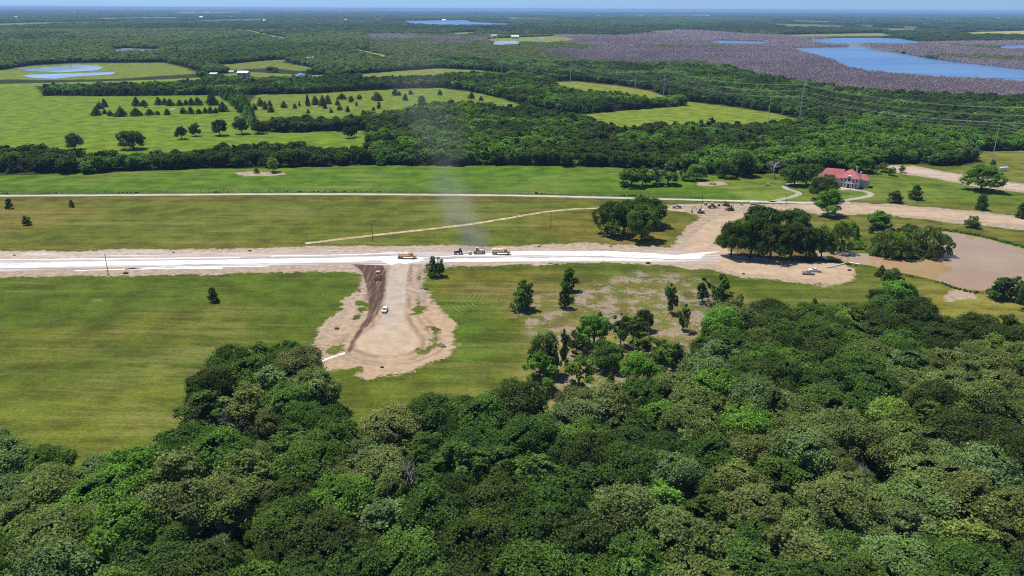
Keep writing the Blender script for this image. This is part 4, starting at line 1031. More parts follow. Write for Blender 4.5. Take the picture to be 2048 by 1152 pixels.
def scatter(name, label, pts, rz, sc, idx, cols, sources):
    """one object: a cloud of points, each carrying a turned and scaled tree shape"""
    me = bpy.data.meshes.new(name); n = len(pts)
    me.vertices.add(n); me.vertices.foreach_set("co", np.asarray(pts, np.float32).reshape(-1))
    for k, typ, v in (("rz", 'FLOAT_VECTOR', np.c_[np.zeros(n), np.zeros(n), rz]), ("sc", 'FLOAT_VECTOR', sc), ("leafcol", 'FLOAT_VECTOR', cols)):
        at = me.attributes.new(k, typ, 'POINT'); at.data.foreach_set("vector", np.asarray(v, np.float32).reshape(-1))
    at = me.attributes.new("pick", 'INT', 'POINT'); at.data.foreach_set("value", np.asarray(idx, np.int32))
    o = put_obj(name, me)
    ng = bpy.data.node_groups.new(name + "_nodes", 'GeometryNodeTree')
    ng.interface.new_socket("Geometry", in_out='INPUT', socket_type='NodeSocketGeometry'); ng.interface.new_socket("Geometry", in_out='OUTPUT', socket_type='NodeSocketGeometry')
    N = ng.nodes.new; L = ng.links.new
    gi, go, ip, g2, jn, er = N("NodeGroupInput"), N("NodeGroupOutput"), N("GeometryNodeInstanceOnPoints"), N("GeometryNodeGeometryToInstance"), None, N("FunctionNodeEulerToRotation")
    def named(k, t):
        a_ = N("GeometryNodeInputNamedAttribute"); a_.data_type = t; a_.inputs[0].default_value = k; return [q for q in a_.outputs if q.enabled][0]
    for s_ in reversed(sources):
        oi = N("GeometryNodeObjectInfo"); oi.inputs["Object"].default_value = s_; oi.transform_space = 'ORIGINAL'
        L(oi.outputs["Geometry"], g2.inputs[0])
    L(gi.outputs[0], ip.inputs["Points"]); L(g2.outputs[0], ip.inputs["Instance"]); ip.inputs["Pick Instance"].default_value = True
    L(named("pick", 'INT'), ip.inputs["Instance Index"]); L(named("rz", 'FLOAT_VECTOR'), er.inputs[0]); L(er.outputs[0], ip.inputs["Rotation"]); L(named("sc", 'FLOAT_VECTOR'), ip.inputs["Scale"])
    L(ip.outputs[0], go.inputs[0])
    md = o.modifiers.new("trees", 'NODES'); md.node_group = ng
    return tag(o, label, kind='stuff')

def spread_points(ymin, ymax, spacing, seed, halfw=.80, pad=60):
    """jittered rows whose spacing may grow with distance"""
    rg = np.random.default_rng(seed); X = []; Y = []; S = []; y = ymin
    while y < ymax:
        s = spacing(y); w = pad + halfw * y
        x = np.arange(-w, w, s) + rg.uniform(0, s)
        X.append(x + rg.uniform(-.38, .38, len(x)) * s); Y.append(y + rg.uniform(-.42, .42, len(x)) * s); S.append(np.full(len(x), s))
        y += s * .88
    return np.concatenate(X), np.concatenate(Y), np.concatenate(S)
def blocked(x, y, pad=2.0, lake_pad=0.0):
    b = np.zeros(len(x), bool)
    for p, c, s in FIELDS.values(): b |= sdist(p, x, y, 150) > -pad
    for p in LAKES.values(): b |= sdist(p, x, y, 150) > -lake_pad
    for f in (1.035, 1.07):          # nor where a crown would stand in front of an opening
        for p, c, s in FIELDS.values(): b |= sdist(p, x * f, y * f, 150) > 0
        for p in LAKES.values(): b |= sdist(p, x * f, y * f, 150) > 0
    return b
WOODS = {
 'belt_left': GP([(-900, 310), (0, 308), (130, 312), (280, 315), (330, 312), (480, 303), (600, 298), (722, 304), (732, 288), (742, 250), (850, 232), (900, 226), (1000, 222), (1060, 226), (1180, 252), (1300, 264), (1450, 262), (1540, 256), (1600, 250), (1640, 262), (1700, 270), (1830, 286), (1935, 300), (1945, 325), (1880, 332), (1830, 325), (1740, 330), (1650, 339), (1560, 346), (1440, 351), (1340, 338), (1200, 333), (900, 330), (720, 330), (600, 334), (400, 337), (250, 343), (0, 351), (-900, 371)]),
 'wood_mid': GP([(420, 160), (480, 158), (720, 158), (860, 158), (900, 151), (960, 150), (1040, 152), (1100, 166), (1118, 178), (1240, 190), (1340, 202), (1374, 204), (1372, 212), (1240, 221), (1160, 228), (1062, 214), (1000, 196), (950, 184), (880, 175), (800, 177), (700, 182), (640, 186), (520, 189), (480, 190), (515, 238), (540, 262), (512, 266), (440, 192), (240, 192), (88, 191), (95, 178), (240, 176), (405, 170)]),
 'wood_block': GP([(545, 246), (600, 241), (720, 236), (745, 232), (740, 262), (562, 264), (540, 262)]),
 'wood_pocket': GP([(830, 213), (880, 207), (940, 208), (1010, 215), (1062, 218), (1000, 232), (850, 240), (740, 256), (735, 238)]),
 'hedge_ponds': GP([(-900, 178), (-400, 166), (0, 162), (100, 163), (230, 160), (330, 153), (412, 150), (412, 155), (300, 158), (130, 163), (0, 167), (-400, 172), (-900, 184)]),
 'belt_right': GP([(860, 120), (1000, 128), (1150, 131), (1300, 135), (1450, 140), (1540, 162), (1700, 188), (1900, 200), (2100, 206), (2700, 225), (2700, 330), (2060, 302), (1958, 303), (1940, 296), (1830, 284), (1700, 266), (1620, 244), (1540, 223), (1440, 209), (1376, 202), (1347, 196), (1300, 180), (1230, 169), (1150, 161), (1100, 161), (1020, 147), (960, 140), (870, 134)]),
}
MARSH = GP([(-1200, 150), (0, 140), (60, 130), (150, 125), (330, 124), (370, 133), (420, 148), (560, 146), (660, 154), (720, 147), (880, 136), (955, 140), (880, 126), (860, 118), (735, 106), (735, 70), (480, 60), (0, 60), (-1200, 66)])
TIMBERLAND = GP([(735, 69), (1000, 71), (1250, 73), (1350, 61), (1420, 64), (1500, 70), (1600, 74), (1850, 87), (2100, 84), (2600, 90), (2700, 222), (2100, 205), (1900, 198), (1700, 186), (1540, 160), (1450, 138), (1300, 133), (1000, 127), (860, 119), (735, 108)])
rs = np.random.default_rng(77)
def mixcol(pal, w, n):
    k = rs.choice(len(pal), n, p=np.array(w) / sum(w))
    c = np.array(pal)[k]
    return c * rs.uniform(.8, 1.22, (n, 1)) * rs.uniform(.94, 1.06, (n, 3))
# rest of the near woods and young growth between the big crowns
pts, scs, cls, ids = [], [], [], []
for (x, y, r, h, u, v, dep) in rest_near:
    pts.append((x, y, 0)); s = r * 2.12 / 10; scs.append((s, s, h / 10.2)); cls.append(jit(woods_tone(x, y, u, v)[1], .16)); ids.append(rs.integers(0, 9))
near_obj = [loose_object("near_wood_crown", me) for me in OAK]
px_, py_, ps_ = spread_points(90, 300, lambda y: 5.6, 5, .8, 60)
k = inside(NEAR, px_, py_) & (px_ > -260)
for x, y in zip(px_[k], py_[k]):
    pts.append((x, y, 0)); s = rs.uniform(.34, .55); scs.append((s, s, rs.uniform(.36, .62))); cls.append(jit((MID, DEEP, BRIGHT, OLIVE)[rs.integers(0, 4)], .15)); ids.append(rs.integers(0, 9))
scatter("forest_undergrowth", "young growth and outlying trees filling the near woods", pts, rs.uniform(0, 6.28, len(pts)), scs, ids, cls, near_obj)

# the wooded belts from the bright strip out to the power line
px_, py_, ps_ = spread_points(600, 2400, lambda y: 8.8 if y < 1400 else y / 160, 6)
reg = np.full(len(px_), -1)
for i, (kname, p) in enumerate(WOODS.items()): reg[inside(p, px_, py_)] = i
ok = (reg >= 0) & ~blocked(px_, py_, 3) & (sdist(OPEN_A, px_, py_) < -2)
px_, py_, ps_, reg = px_[ok], py_[ok], ps_[ok], reg[ok]
n = len(px_)
uv = np.array([proj(a_, b_, 0)[:2] for a_, b_ in zip(px_, py_)])
tone = fbm(px_, py_, 60, 3, 91) + rs.normal(0, .085, n) + .02
tone += .10 * smooth(1380, 1560, uv[:, 0]) * smooth(255, 285, uv[:, 1]) - .08 * (reg == 0) * smooth(1400, 1200, uv[:, 0]) + .05 * (reg == 1) * smooth(950, 1100, uv[:, 0])
cols = np.where((tone < .47)[:, None], np.array(DARK) * 1.0, np.where((tone < .57)[:, None], np.array(DEEP), np.where((tone < .66)[:, None], np.array(MID), np.array(BRIGHT))))
cols = cols * rs.uniform(.82, 1.2, (n, 1)) * rs.uniform(.95, 1.05, (n, 3))
kinds = rs.uniform(size=n)
hedge = (reg == 1) & (uv[:, 0] < 545) & (uv[:, 1] > 190)
idx = np.where(kinds < .72, rs.integers(0, 6, n), np.where(kinds < .9, rs.integers(6, 9, n), rs.integers(9, 12, n)))
idx[hedge] = rs.integers(9, 12, hedge.sum())
s = ps_ / 7.9 * rs.uniform(.74, 1.36, n); hz = s ** .4 * rs.uniform(.72, 1.08, n)
cedar = idx >= 9
s = np.where(cedar, s * 1.15, s * .98)
scatter("woodland", "dark mixed woodland belts behind the open fields", np.c_[px_, py_, np.zeros(n)], rs.uniform(0, 6.28, n), np.c_[s, s, hz], idx, cols, MIDOAK + MIDELM + MIDCEDAR)
print("woodland", n)

# light green scrub along the near foot of the middle belt
px_, py_, ps_ = spread_points(640, 720, lambda y: 4.0, 8)
k = sdist(GP([(700, 329), (870, 327), (1100, 325), (1240, 320), (1300, 318), (1340, 334), (1200, 332), (1000, 330), (860, 334), (700, 337)]), px_, py_) > 0
px_, py_ = px_[k], py_[k]; n = len(px_)
s = rs.uniform(.3, .6, n)
scatter("thicket", "light green scrub along the foot of the middle wood", np.c_[px_, py_, np.zeros(n)], rs.uniform(0, 6.28, n), np.c_[s, s, s * .62], rs.integers(0, 6, n), mixcol([BRIGHT, LIME, MID], [5, 2, 3], n), MIDOAK)

# lighter marsh woods at the upper left
px_, py_, ps_ = spread_points(1500, 6800, lambda y: y / 165, 9)
k = inside(MARSH, px_, py_) & ~blocked(px_, py_, 4, 4)
px_, py_, ps_ = px_[k], py_[k], ps_[k]; n = len(px_)
t_ = fbm(px_, py_ * .5, 260, 3, 93) + rs.normal(0, .07, n) + .12 * smooth(2000, 2700, py_) - .03
cols = np.where((t_ < .42)[:, None], np.array(DEEP), np.where((t_ < .50)[:, None], np.array((.11, .165, .048)), np.array((.145, .200, .062)))) * rs.uniform(.8, 1.2, (n, 1))
s = ps_ / 7.2 * rs.uniform(.8, 1.25, n); hz = rs.uniform(.75, 1.15, n) * np.clip(ps_ / 9, .8, 1.6) ** .3
scatter("marsh_woods", "light green marsh woods spreading behind the ponds", np.c_[px_, py_, np.zeros(n)], rs.uniform(0, 6.28, n), np.c_[s, s, hz], np.where(rs.uniform(size=n) < .8, rs.integers(0, 6, n), rs.integers(6, 9, n)), cols, MIDOAK + MIDELM)
print("marsh", n)

# drowned grey-mauve timber around the lake, mixed with green toward the left
px_, py_, ps_ = spread_points(1000, 6800, lambda y: max(8.0, y / 215), 10)
k = inside(TIMBERLAND, px_, py_) & ~blocked(px_, py_, 4, 0)
px_, py_, ps_ = px_[k], py_[k], ps_[k]; n = len(px_)
uv = np.array([proj(a_, b_, 0)[:2] for a_, b_ in zip(px_, py_)])
gmix = fbm(px_, py_ * .6, 320, 3, 95) + .30 * smooth(1380, 900, uv[:, 0]) - .12 * smooth(1300, 1650, uv[:, 0]) - .18 * smooth(84, 72, uv[:, 1]) + rs.normal(0, .05, n)
grn = gmix > .60
low = rs.uniform(size=n)
gcol_ = np.where((low < .5)[:, None], np.array((.17, .20, .06)), np.array((.11, .15, .05))) * rs.uniform(.8, 1.2, (n, 1))
tcol_ = np.array((.47, .385, .38)) * rs.uniform(.9, 1.1, (n, 1)) * rs.uniform(.98, 1.02, (n, 3)) * (.8 + .4 * fbm(px_, py_ * .6, 90, 3, 55))[:, None]
s = ps_ / 9.5 * rs.uniform(.85, 1.3, n)
g_ = np.nonzero(grn)[0]; d_ = np.nonzero(~grn)[0]
scatter("dead_timber", "grey mauve drowned timber standing round the lakes", np.c_[px_, py_, np.zeros(n)][d_], rs.uniform(0, 6.28, len(d_)), np.c_[s[d_], s[d_], rs.uniform(.75, 1.15, len(d_))], rs.integers(0, 4, len(d_)), tcol_[d_], TIMBER)
scatter("marsh_thicket", "yellow green marsh growth among the dead timber", np.c_[px_, py_, np.zeros(n)][g_], rs.uniform(0, 6.28, len(g_)), np.c_[s[g_] * 1.35, s[g_] * 1.35, rs.uniform(.5, .85, len(g_))], rs.integers(0, 6, len(g_)), gcol_[g_], MIDOAK)
print("timber", len(d_), len(g_))

# far country: knots of woods out to the horizon with clearings between
px_, py_, ps_ = spread_points(2600, 40000, lambda y: max(26.0, y / 120), 11, .82, 300)
k = ~inside(MARSH, px_, py_) & ~inside(TIMBERLAND, px_, py_) & ~blocked(px_, py_, 25, 15)
for p in WOODS.values(): k &= ~inside(p, px_, py_)
nf_ = fbm(px_, py_ * .45, 900, 4, 31)
k &= ~((nf_ > .61) & (py_ > 4800)) & (py_ > 3300)
px_, py_, ps_ = px_[k], py_[k], ps_[k]; n = len(px_)
t_ = fbm(px_, py_ * .4, 520, 3, 97) + rs.normal(0, .08, n)
cols = np.where((t_ < .47)[:, None], np.array(DARK) * 1.15, np.where((t_ < .55)[:, None], np.array(DEEP), np.array(MID))) * rs.uniform(.8, 1.2, (n, 1))
s = ps_ / 24 * rs.uniform(.85, 1.25, n)
scatter("distant_forest", "far woods reaching to the horizon", np.c_[px_, py_, np.zeros(n)], rs.uniform(0, 6.28, n), np.c_[s, s, rs.uniform(.7, 1.3, n) * np.clip(s, 1, 2.2) ** .4], rs.integers(0, 4, n), cols, CLUMP)
print("far", n)

# ------------------------------------------------------------------ paints for built things
YEL = paint("yellow_paint", (.55, .34, .09)); YEL2 = paint("dusty_yellow_paint", (.58, .40, .20), .7); BLK = paint("black_rubber", (.02, .02, .02), .8); DRK = paint("dark_frame", (.045, .043, .04), .6)
WHT = paint("white_paint", (.78, .78, .77), .3, wear=.06); SIL = paint("silver_paint", (.42, .43, .45), .3, metal=.3, wear=.06); GRY = paint("grey_steel", (.36, .37, .38), .5); ORG = paint("orange_paint", (.50, .26, .09))
GLS = paint("dark_glass", (.015, .018, .022), .08, .6, wear=0.02); TANP = paint("tan_paint", (.62, .50, .34), .6); RED = paint("tail_lamp_red", (.45, .03, .02), .3); CRM = paint("cream_tank", (.75, .56, .36), .45)
LMP = paint("lamp_glass", (.75, .75, .72), .15); WOODP = paint("weathered_pole_wood", (.085, .062, .045), .9, .1); STEEL = paint("galvanised_steel", (.50, .51, .52), .5, metal=.2); BRNP = paint("rusty_brown", (.22, .11, .06), .8)
def at(px, py): x, y = G(px, py); return (x, y, 0)

def wheel(parent, x, y, r, w, hub=GRY):
    t = MB().tube([(x, y - w / 2, r), (x, y + w / 2, r)], r, 14).build("wheel", BLK, parent)
    MB().tube([(x, y - w / 2 - .02, r), (x, y + w / 2 + .02, r)], r * .52, 10).build("rim", hub, t)
def track(parent, y, L, r, w, x0=0.0):
    prof = [(x0 + L / 2 * sx + r * math.cos(a_) * 1.0, r + r * math.sin(a_)) for sx, a0 in ((1, -PI / 2), (-1, PI / 2)) for a_ in [a0 + PI * k / 6 for k in range(7)]]
    t = MB().prism(prof, y - w / 2, y + w / 2, 'Y').build("track", BLK, parent)
    m_ = MB()
    for k in range(5): m_.tube([(x0 - L / 2 + L * k / 4, y - w / 2 - .03, r), (x0 - L / 2 + L * k / 4, y + w / 2 + .03, r)], r * .5, 8)
    m_.build("roller_set", DRK, t)
def pickup(label, loc, rz, body, group=None, suv=False):
    t = thing("suv" if suv else "pickup_truck", label, "car" if suv else "pickup", loc, rz, group)
    if suv: prof = [(-2.35, .42), (2.3, .42), (2.4, .75), (2.3, 1.05), (1.15, 1.14), (-2.3, 1.16), (-2.42, .8)]
    else: prof = [(-2.85, .5), (2.75, .5), (2.85, .8), (2.75, 1.15), (1.25, 1.25), (-.95, 1.25), (-.95, .80), (-2.75, .80), (-2.75, 1.22), (-2.85, 1.22)]
    MB().prism(prof, -.95, .95).build("body", body, t, .04)
    if not suv:
        b_ = MB(); b_.box((-1.85, .90, 1.02), (1.8, .09, .42)); b_.box((-1.85, -.90, 1.02), (1.8, .09, .42)); b_.build("bed_side", body, t)
    cab = [(-2.2, 1.16), (1.1, 1.14), (.45, 1.72), (-1.95, 1.74)] if suv else [(-.93, 1.25), (1.25, 1.25), (.55, 1.85), (-.72, 1.87)]
    MB().prism(cab, -.78, .78).build("cab", body, t, .06)
    c0, c1, c2, c3 = cab
    g_ = MB()
    q = lambda a_, b_, f: (a_[0] + (b_[0] - a_[0]) * f, a_[1] + (b_[1] - a_[1]) * f)
    lo1, hi1 = q(c1, c2, .12), q(c1, c2, .9)
    g_.add([(lo1[0] + .03, -.7, lo1[1] + .02), (lo1[0] + .03, .7, lo1[1] + .02), (hi1[0] + .03, .62, hi1[1] + .02), (hi1[0] + .03, -.62, hi1[1] + .02)], [(0, 1, 2, 3)]); g_.build("windscreen", GLS, t)
    for s_ in (-1, 1):
        w_ = MB(); x0 = c0[0] + .25; x1 = c1[0] - .35; xm = (x0 + x1) / 2
        for a_, b_ in ((x0, xm - .06), (xm + .06, x1)):
            w_.box(((a_ + b_) / 2, s_ * .785, (c0[1] + c2[1]) / 2 + .05), (b_ - a_, .03, .36))
        w_.build("side_window", GLS, t)
    MB().box((c0[0] - .0, 0, (c0[1] + c2[1]) / 2 + .05), (.08, 1.2, .34)).build("rear_window", GLS, t)
    xf = prof[2][0]
    for s_ in (-1, 1):
        MB().box((xf - .06, s_ * .72, .88), (.12, .34, .18)).build("headlight", LMP, t)
        MB().box((-xf + .02, s_ * .82, .95), (.08, .16, .3)).build("tail_light", RED, t)
    MB().box((xf - .02, 0, .62), (.14, 1.8, .2)).build("bumper", GRY, t)
    for x_ in (-xf * .62, xf * .64):
        for s_ in (-1, 1): wheel(t, x_, s_ * .84, .40, .28)
    return t
pickup("small white car parked alone on the stub street, facing the turning circle", at(770, 623), R(-92), WHT, suv=True)
pickup("silver crew cab pickup, nearer of two parked on the sandy turning pad", at(1616, 549), R(-9), SIL, "pickups on the sandy turning pad")
pickup("dark windowed white pickup, behind the silver one on the turning pad", at(1629, 543.5), R(171), WHT, "pickups on the sandy turning pad")
pickup("dark car parked beside the right end of the mansion", at(1731, 366), R(60), DRK, suv=True)
pickup("white car among the cedars at the right end of the homestead plot", at(440, 220), R(10), WHT, suv=True)
pickup("white car behind the front cedars at the left of the homestead plot", at(241, 213), R(20), WHT, suv=True)
pickup("rusty brown car in the middle of the homestead plot", at(292, 216), R(5), BRNP, suv=True)

def tanker(label, loc, rz):
    t = thing("tank_truck", label, "tank truck", loc, rz, "tank trucks on the main road")
    MB().box((-.3, 0, .95), (8.8, .9, .28)).build("chassis", DRK, t)
    k = MB().tube([(-4.6, 0, 2.15), (-4.45, 0, 2.15), (.95, 0, 2.15), (1.1, 0, 2.15)], [.8, 1.12, 1.12, .8], 18).build("tank", CRM, t, smooth_sh=False)
    b_ = MB()
    for x_ in (-3.6, -1.75, .1): b_.tube([(x_ - .06, 0, 2.15), (x_ + .06, 0, 2.15)], 1.16, 18)
    b_.build("tank_band", YEL, k); MB().tube([(-1.75, 0, 3.2), (-1.75, 0, 3.42)], .35, 10).build("hatch", GRY, k)
    MB().box((-1.75, 0, 1.25), (5.5, 2.2, .35)).build("side_skirt", YEL, t, .03)
    MB().prism([(1.5, .95), (3.2, .95), (3.2, 2.0), (2.95, 2.95), (1.5, 3.0)], -1.15, 1.15).build("cab", ORG, t, .06)
    MB().prism([(3.2, .95), (4.75, .95), (4.8, 1.75), (3.2, 2.0)], -.95, .95).build("hood", YEL, t, .06)
    MB().add([(3.22, -.98, 2.08), (3.22, .98, 2.08), (3.0, .95, 2.85), (3.0, -.95, 2.85)], [(0, 1, 2, 3)]).build("windscreen", GLS, t)
    for s_ in (-1, 1): MB().box((2.35, s_ * 1.16, 2.35), (1.0, .03, .7)).build("side_window", GLS, t); MB().box((4.8, s_ * .7, 1.35), (.06, .3, .22)).build("headlight", LMP, t)
    MB().box((-4.85, 0, .75), (.2, 2.3, .16)).build("spray_bar", GRY, t); MB().box((4.9, 0, .8), (.16, 2.2, .3)).build("bumper", GRY, t)
    for x_ in (-3.9, -2.6, 3.8):
        for s_ in (-1, 1): wheel(t, x_, s_ * .98, .52, .42)
tanker("yellow tank truck nearest the stub street junction on the white road", at(814, 517), R(-2))
tanker("yellow tank truck right of the dust cloud on the white road", at(1002, 508.5), R(-2))

def tractor(label, loc, rz):
    t = thing("farm_tractor", label, "tractor", loc, rz)
    MB().prism([(-.6, .9), (2.3, .8), (2.4, 1.5), (-.3, 1.75)], -.42, .42).build("hood", DRK, t, .05)
    MB().prism([(-1.6, 1.2), (-.2, 1.2), (-.1, 2.1), (-.35, 2.8), (-1.5, 2.8)], -.75, .75).build("cab", GLS, t, .05)
    MB().box((-.95, 0, 2.88), (1.5, 1.7, .14)).build("cab_roof", DRK, t, .04); MB().box((0, 0, .75), (3.4, .5, .3)).build("chassis", DRK, t)
    for s_ in (-1, 1): wheel(t, -1.1, s_ * 1.05, .92, .55, WHT); wheel(t, 1.7, s_ * .95, .62, .4, WHT)
    MB().tube([(1.2, .3, 1.5), (1.2, .3, 2.5)], .06, 6).build("exhaust_pipe", GRY, t)
tractor("black tractor with white wheel rims working on the road bed", at(917, 508), R(182))
t = thing("drum_roller", "tan towed drum between the black tractor and the dusty mixer", "roller", at(940, 508.5), R(8))
MB().tube([(0, -.95, .85), (0, .95, .85)], .85, 18).build("drum", TANP, t)
f_ = MB(); f_.box((-.3, 1.05, .85), (2.2, .12, .22)); f_.box((-.3, -1.05, .85), (2.2, .12, .22)); f_.box((-1.4, 0, .85), (.14, 2.2, .22)); f_.build("frame", GRY, t); MB().box((-2.1, 0, .7), (1.4, .16, .16)).build("drawbar", DRK, t)
t = thing("soil_mixer", "dusty yellow soil mixing machine inside the dust cloud", "road machine", at(959, 507.5), R(0))
MB().prism([(-2.6, .9), (2.4, .9), (2.6, 1.6), (2.0, 2.2), (.4, 2.2), (.2, 2.0), (-2.4, 1.9)], -1.0, 1.0).build("engine_body", YEL2, t, .06)
MB().prism([(-1.9, 1.9), (-.5, 1.9), (-.6, 3.2), (-1.8, 3.2)], -.8, .8).build("cab", GLS, t, .04); MB().box((-1.2, 0, 3.28), (1.7, 1.9, .14)).build("cab_roof", YEL2, t, .03)
MB().tube([(.2, -1.2, .7), (.2, 1.2, .7)], .62, 14).build("mixing_drum", GRY, t); MB().box((.2, 0, 1.05), (1.7, 2.5, .5)).build("drum_hood", YEL2, t, .04)
for x_ in (-2.2, 2.1):
    for s_ in (-1, 1): wheel(t, x_, s_ * 1.05, .75, .5)

def dozer(label, loc, rz, col, canopy=True, grp=None, s=1.0):
    t = thing("bulldozer", label, "bulldozer", loc, rz, grp); t.scale = (s, s, s)
    for s_ in (-1, 1): track(t, s_ * 1.05, 2.5, .5, .56)
    MB().prism([(-1.9, .7), (1.7, .7), (1.75, 1.75), (.1, 1.9), (0, 1.45), (-1.9, 1.5)], -.72, .72).build("hull", col, t, .05)
    MB().prism([(.1, 1.9), (1.72, 1.77), (1.72, 1.85), (.1, 2.0)], -.6, .6).build("hood_cover", DRK, t)
    bl = MB().prism([(2.35, .12), (2.6, .05), (2.42, .65), (2.62, 1.25), (2.4, 1.2), (2.25, .65)], -1.75, 1.75).build("blade", col, t)
    a_ = MB()
    for s_ in (-1, 1): a_.box((1.3, s_ * 1.42, .55), (2.3, .14, .2))
    a_.build("push_arm", DRK, t)
    MB().box((-1.0, 0, 1.75), (.7, .7, .5)).build("seat", DRK, t, .04)
    if canopy:
        p_ = MB()
        for x_ in (-1.6, -.15):
            for s_ in (-1, 1): p_.box((x_, s_ * .68, 2.2), (.1, .1, 1.5))
        p_.build("canopy_post", DRK, t); MB().box((-.85, 0, 3.0), (1.9, 1.75, .14)).build("canopy_roof", col, t, .03)
    MB().tube([(.9, .3, 1.8), (.9, .3, 2.7)], .07, 6).build("exhaust_pipe", DRK, t)
    rp = MB(); rp.box((-2.3, 0, .7), (.5, 1.6, .25)); rp.box((-2.5, .5, .4), (.14, .14, .7)); rp.box((-2.5, -.5, .4), (.14, .14, .7)); rp.build("ripper", DRK, t)
    return t
dozer("yellow canopied bulldozer grading the dark earth left of the stub street", at(757, 557), R(-82), YEL, s=1.08)
dozer("yellow bulldozer at the back of the machine yard by the gravel lane", at(1453, 412), R(-20), YEL, grp="machines in the yard by the gravel lane", s=1.1)
dozer("brown dusty bulldozer nearest the sandy road in the machine yard", at(1460, 421), R(200), BRNP, grp="machines in the yard by the gravel lane", s=1.05)

YARD = "machines in the yard by the gravel lane"
t = thing("excavator", "yellow excavator with raised arm beside the slanting road cut", "excavator", at(1401, 426), R(176), YARD)
for s_ in (-1, 1): track(t, s_ * 1.15, 3.0, .45, .6)
MB().box((0, 0, .75), (2.4, 1.9, .3)).build("undercarriage", DRK, t)
MB().prism([(-2.3, 1.0), (1.3, 1.0), (1.3, 1.7), (.2, 2.1), (-2.3, 2.1)], -1.3, 1.3).build("house_body", TANP, t, .06)
MB().prism([(-.2, 1.7), (1.35, 1.7), (1.2, 2.9), (-.1, 2.95)], .35, 1.28).build("cab", GLS, t, .05)
MB().prism([(1.2, 1.3), (1.6, 1.5), (3.4, 4.1), (4.9, 4.0), (4.9, 3.6), (3.6, 3.6), (1.8, 1.2)], -.25, .15).build("boom", TANP, t)
st_ = MB().prism([(4.6, 4.1), (5.0, 4.0), (5.6, 1.5), (5.3, 1.4)], -.2, .1).build("stick", BRNP, t); MB().prism([(5.2, 1.5), (5.7, 1.5), (5.9, .7), (5.2, .25), (4.8, .6)], -.6, .5).build("bucket", DRK, st_)

t = thing("wheel_loader", "yellow wheel loader in the middle of the machine yard", "loader", at(1425, 416), R(3), YARD)
MB().prism([(-3.2, 1.0), (-.6, 1.0), (-.6, 2.2), (-3.1, 2.1)], -.95, .95).build("engine_body", YEL, t, .06); MB().prism([(-.6, .9), (1.3, .9), (1.5, 1.5), (-.5, 1.7)], -.55, .55).build("front_frame", YEL, t)
MB().prism([(-1.2, 2.1), (.3, 1.7), (.35, 2.4), (.1, 3.3), (-1.1, 3.3)], -.75, .75).build("cab", GLS, t, .04); MB().box((-.5, 0, 3.38), (1.6, 1.75, .14)).build("cab_roof", TANP, t, .03)
a_ = MB()
for s_ in (-1, 1): a_.prism([(.9, 1.9), (1.2, 2.1), (3.1, .9), (3.0, .6)], s_ * .6 - .1, s_ * .6 + .1)
a_.build("lift_arm", YEL, t); MB().prism([(2.9, .2), (4.0, .15), (4.05, .3), (3.2, .5), (3.1, 1.2), (2.85, 1.1)], -1.4, 1.4).build("bucket", YEL, t)
for x_ in (-2.1, 1.2):
    for s_ in (-1, 1): wheel(t, x_, s_ * 1.08, .8, .6, YEL)

t = thing("soil_compactor", "grey and tan drum compactor standing alone left of the machine yard", "roller", at(1353, 416), R(176), YARD)
MB().tube([(1.9, -1.1, .8), (1.9, 1.1, .8)], .8, 18).build("drum", GRY, t)
f_ = MB(); f_.box((1.5, 1.22, .85), (2.6, .14, .35)); f_.box((1.5, -1.22, .85), (2.6, .14, .35)); f_.box((.3, 0, .95), (.3, 2.5, .5)); f_.build("drum_frame", GRY, t)
MB().prism([(-3.0, .9), (-.9, .9), (-.9, 1.9), (-2.9, 1.6)], -.9, .9).build("engine_hood", TANP, t, .06); MB().box((-.3, 0, 1.2), (1.4, 1.5, .5)).build("platform", DRK, t)
p_ = MB()
for x_ in (-.8, .3):
    for s_ in (-1, 1): p_.box((x_, s_ * .65, 2.1), (.08, .08, 1.5))
p_.build("canopy_post", DRK, t); MB().box((-.25, 0, 2.9), (1.5, 1.6, .12)).build("canopy_roof", DRK, t)
for s_ in (-1, 1): wheel(t, -1.9, s_ * .95, .78, .55)

def hz_tank(name, label, loc, rz, L, r, col, legs=True):
    t = thing(name, label, "tank", loc, rz, YARD)
    MB().tube([(-L / 2 - .12, 0, r + .5), (-L / 2, 0, r + .5), (L / 2, 0, r + .5), (L / 2 + .12, 0, r + .5)], [r * .6, r, r, r * .6], 18).build("tank_shell", col, t)
    s_ = MB()
    for x_ in (-L * .32, L * .32): s_.box((x_, 0, .3), (.25, r * 1.6, .62))
    s_.box((0, r * .6, .08), (L, .16, .16)); s_.box((0, -r * .6, .08), (L, .16, .16)); s_.build("skid", DRK, t)
    MB().tube([(0, 0, 2 * r + .45), (0, 0, 2 * r + .7)], .22, 8).build("filler_cap", GRY, t)
hz_tank("water_tank", "long white horizontal tank at the right end of the machine yard", at(1508, 409.5), R(-4), 4.6, 1.05, WHT)
hz_tank("fuel_tank", "small pale fuel tank behind the wheel loader", at(1411, 410), R(8), 2.0, .75, GRY)
t = thing("portable_toilet", "grey portable toilet with a white roof beside the gravel lane", "toilet", at(1483, 410), R(-15), YARD)
MB().box((0, 0, 1.05), (1.15, 1.15, 2.0)).build("cabin", GRY, t, .03); MB().box((0, 0, 2.14), (1.25, 1.25, .22), taper=.7).build("roof", WHT, t); MB().box((0, -.585, 1.02), (.8, .03, 1.8)).build("door", SIL, t); MB().box((0, 0, .04), (1.25, 1.25, .1)).build("base", DRK, t)
t = thing("equipment_crate", "small dark crate right of the wheel loader in the machine yard", "crate", at(1437.5, 412.5), R(5), YARD)
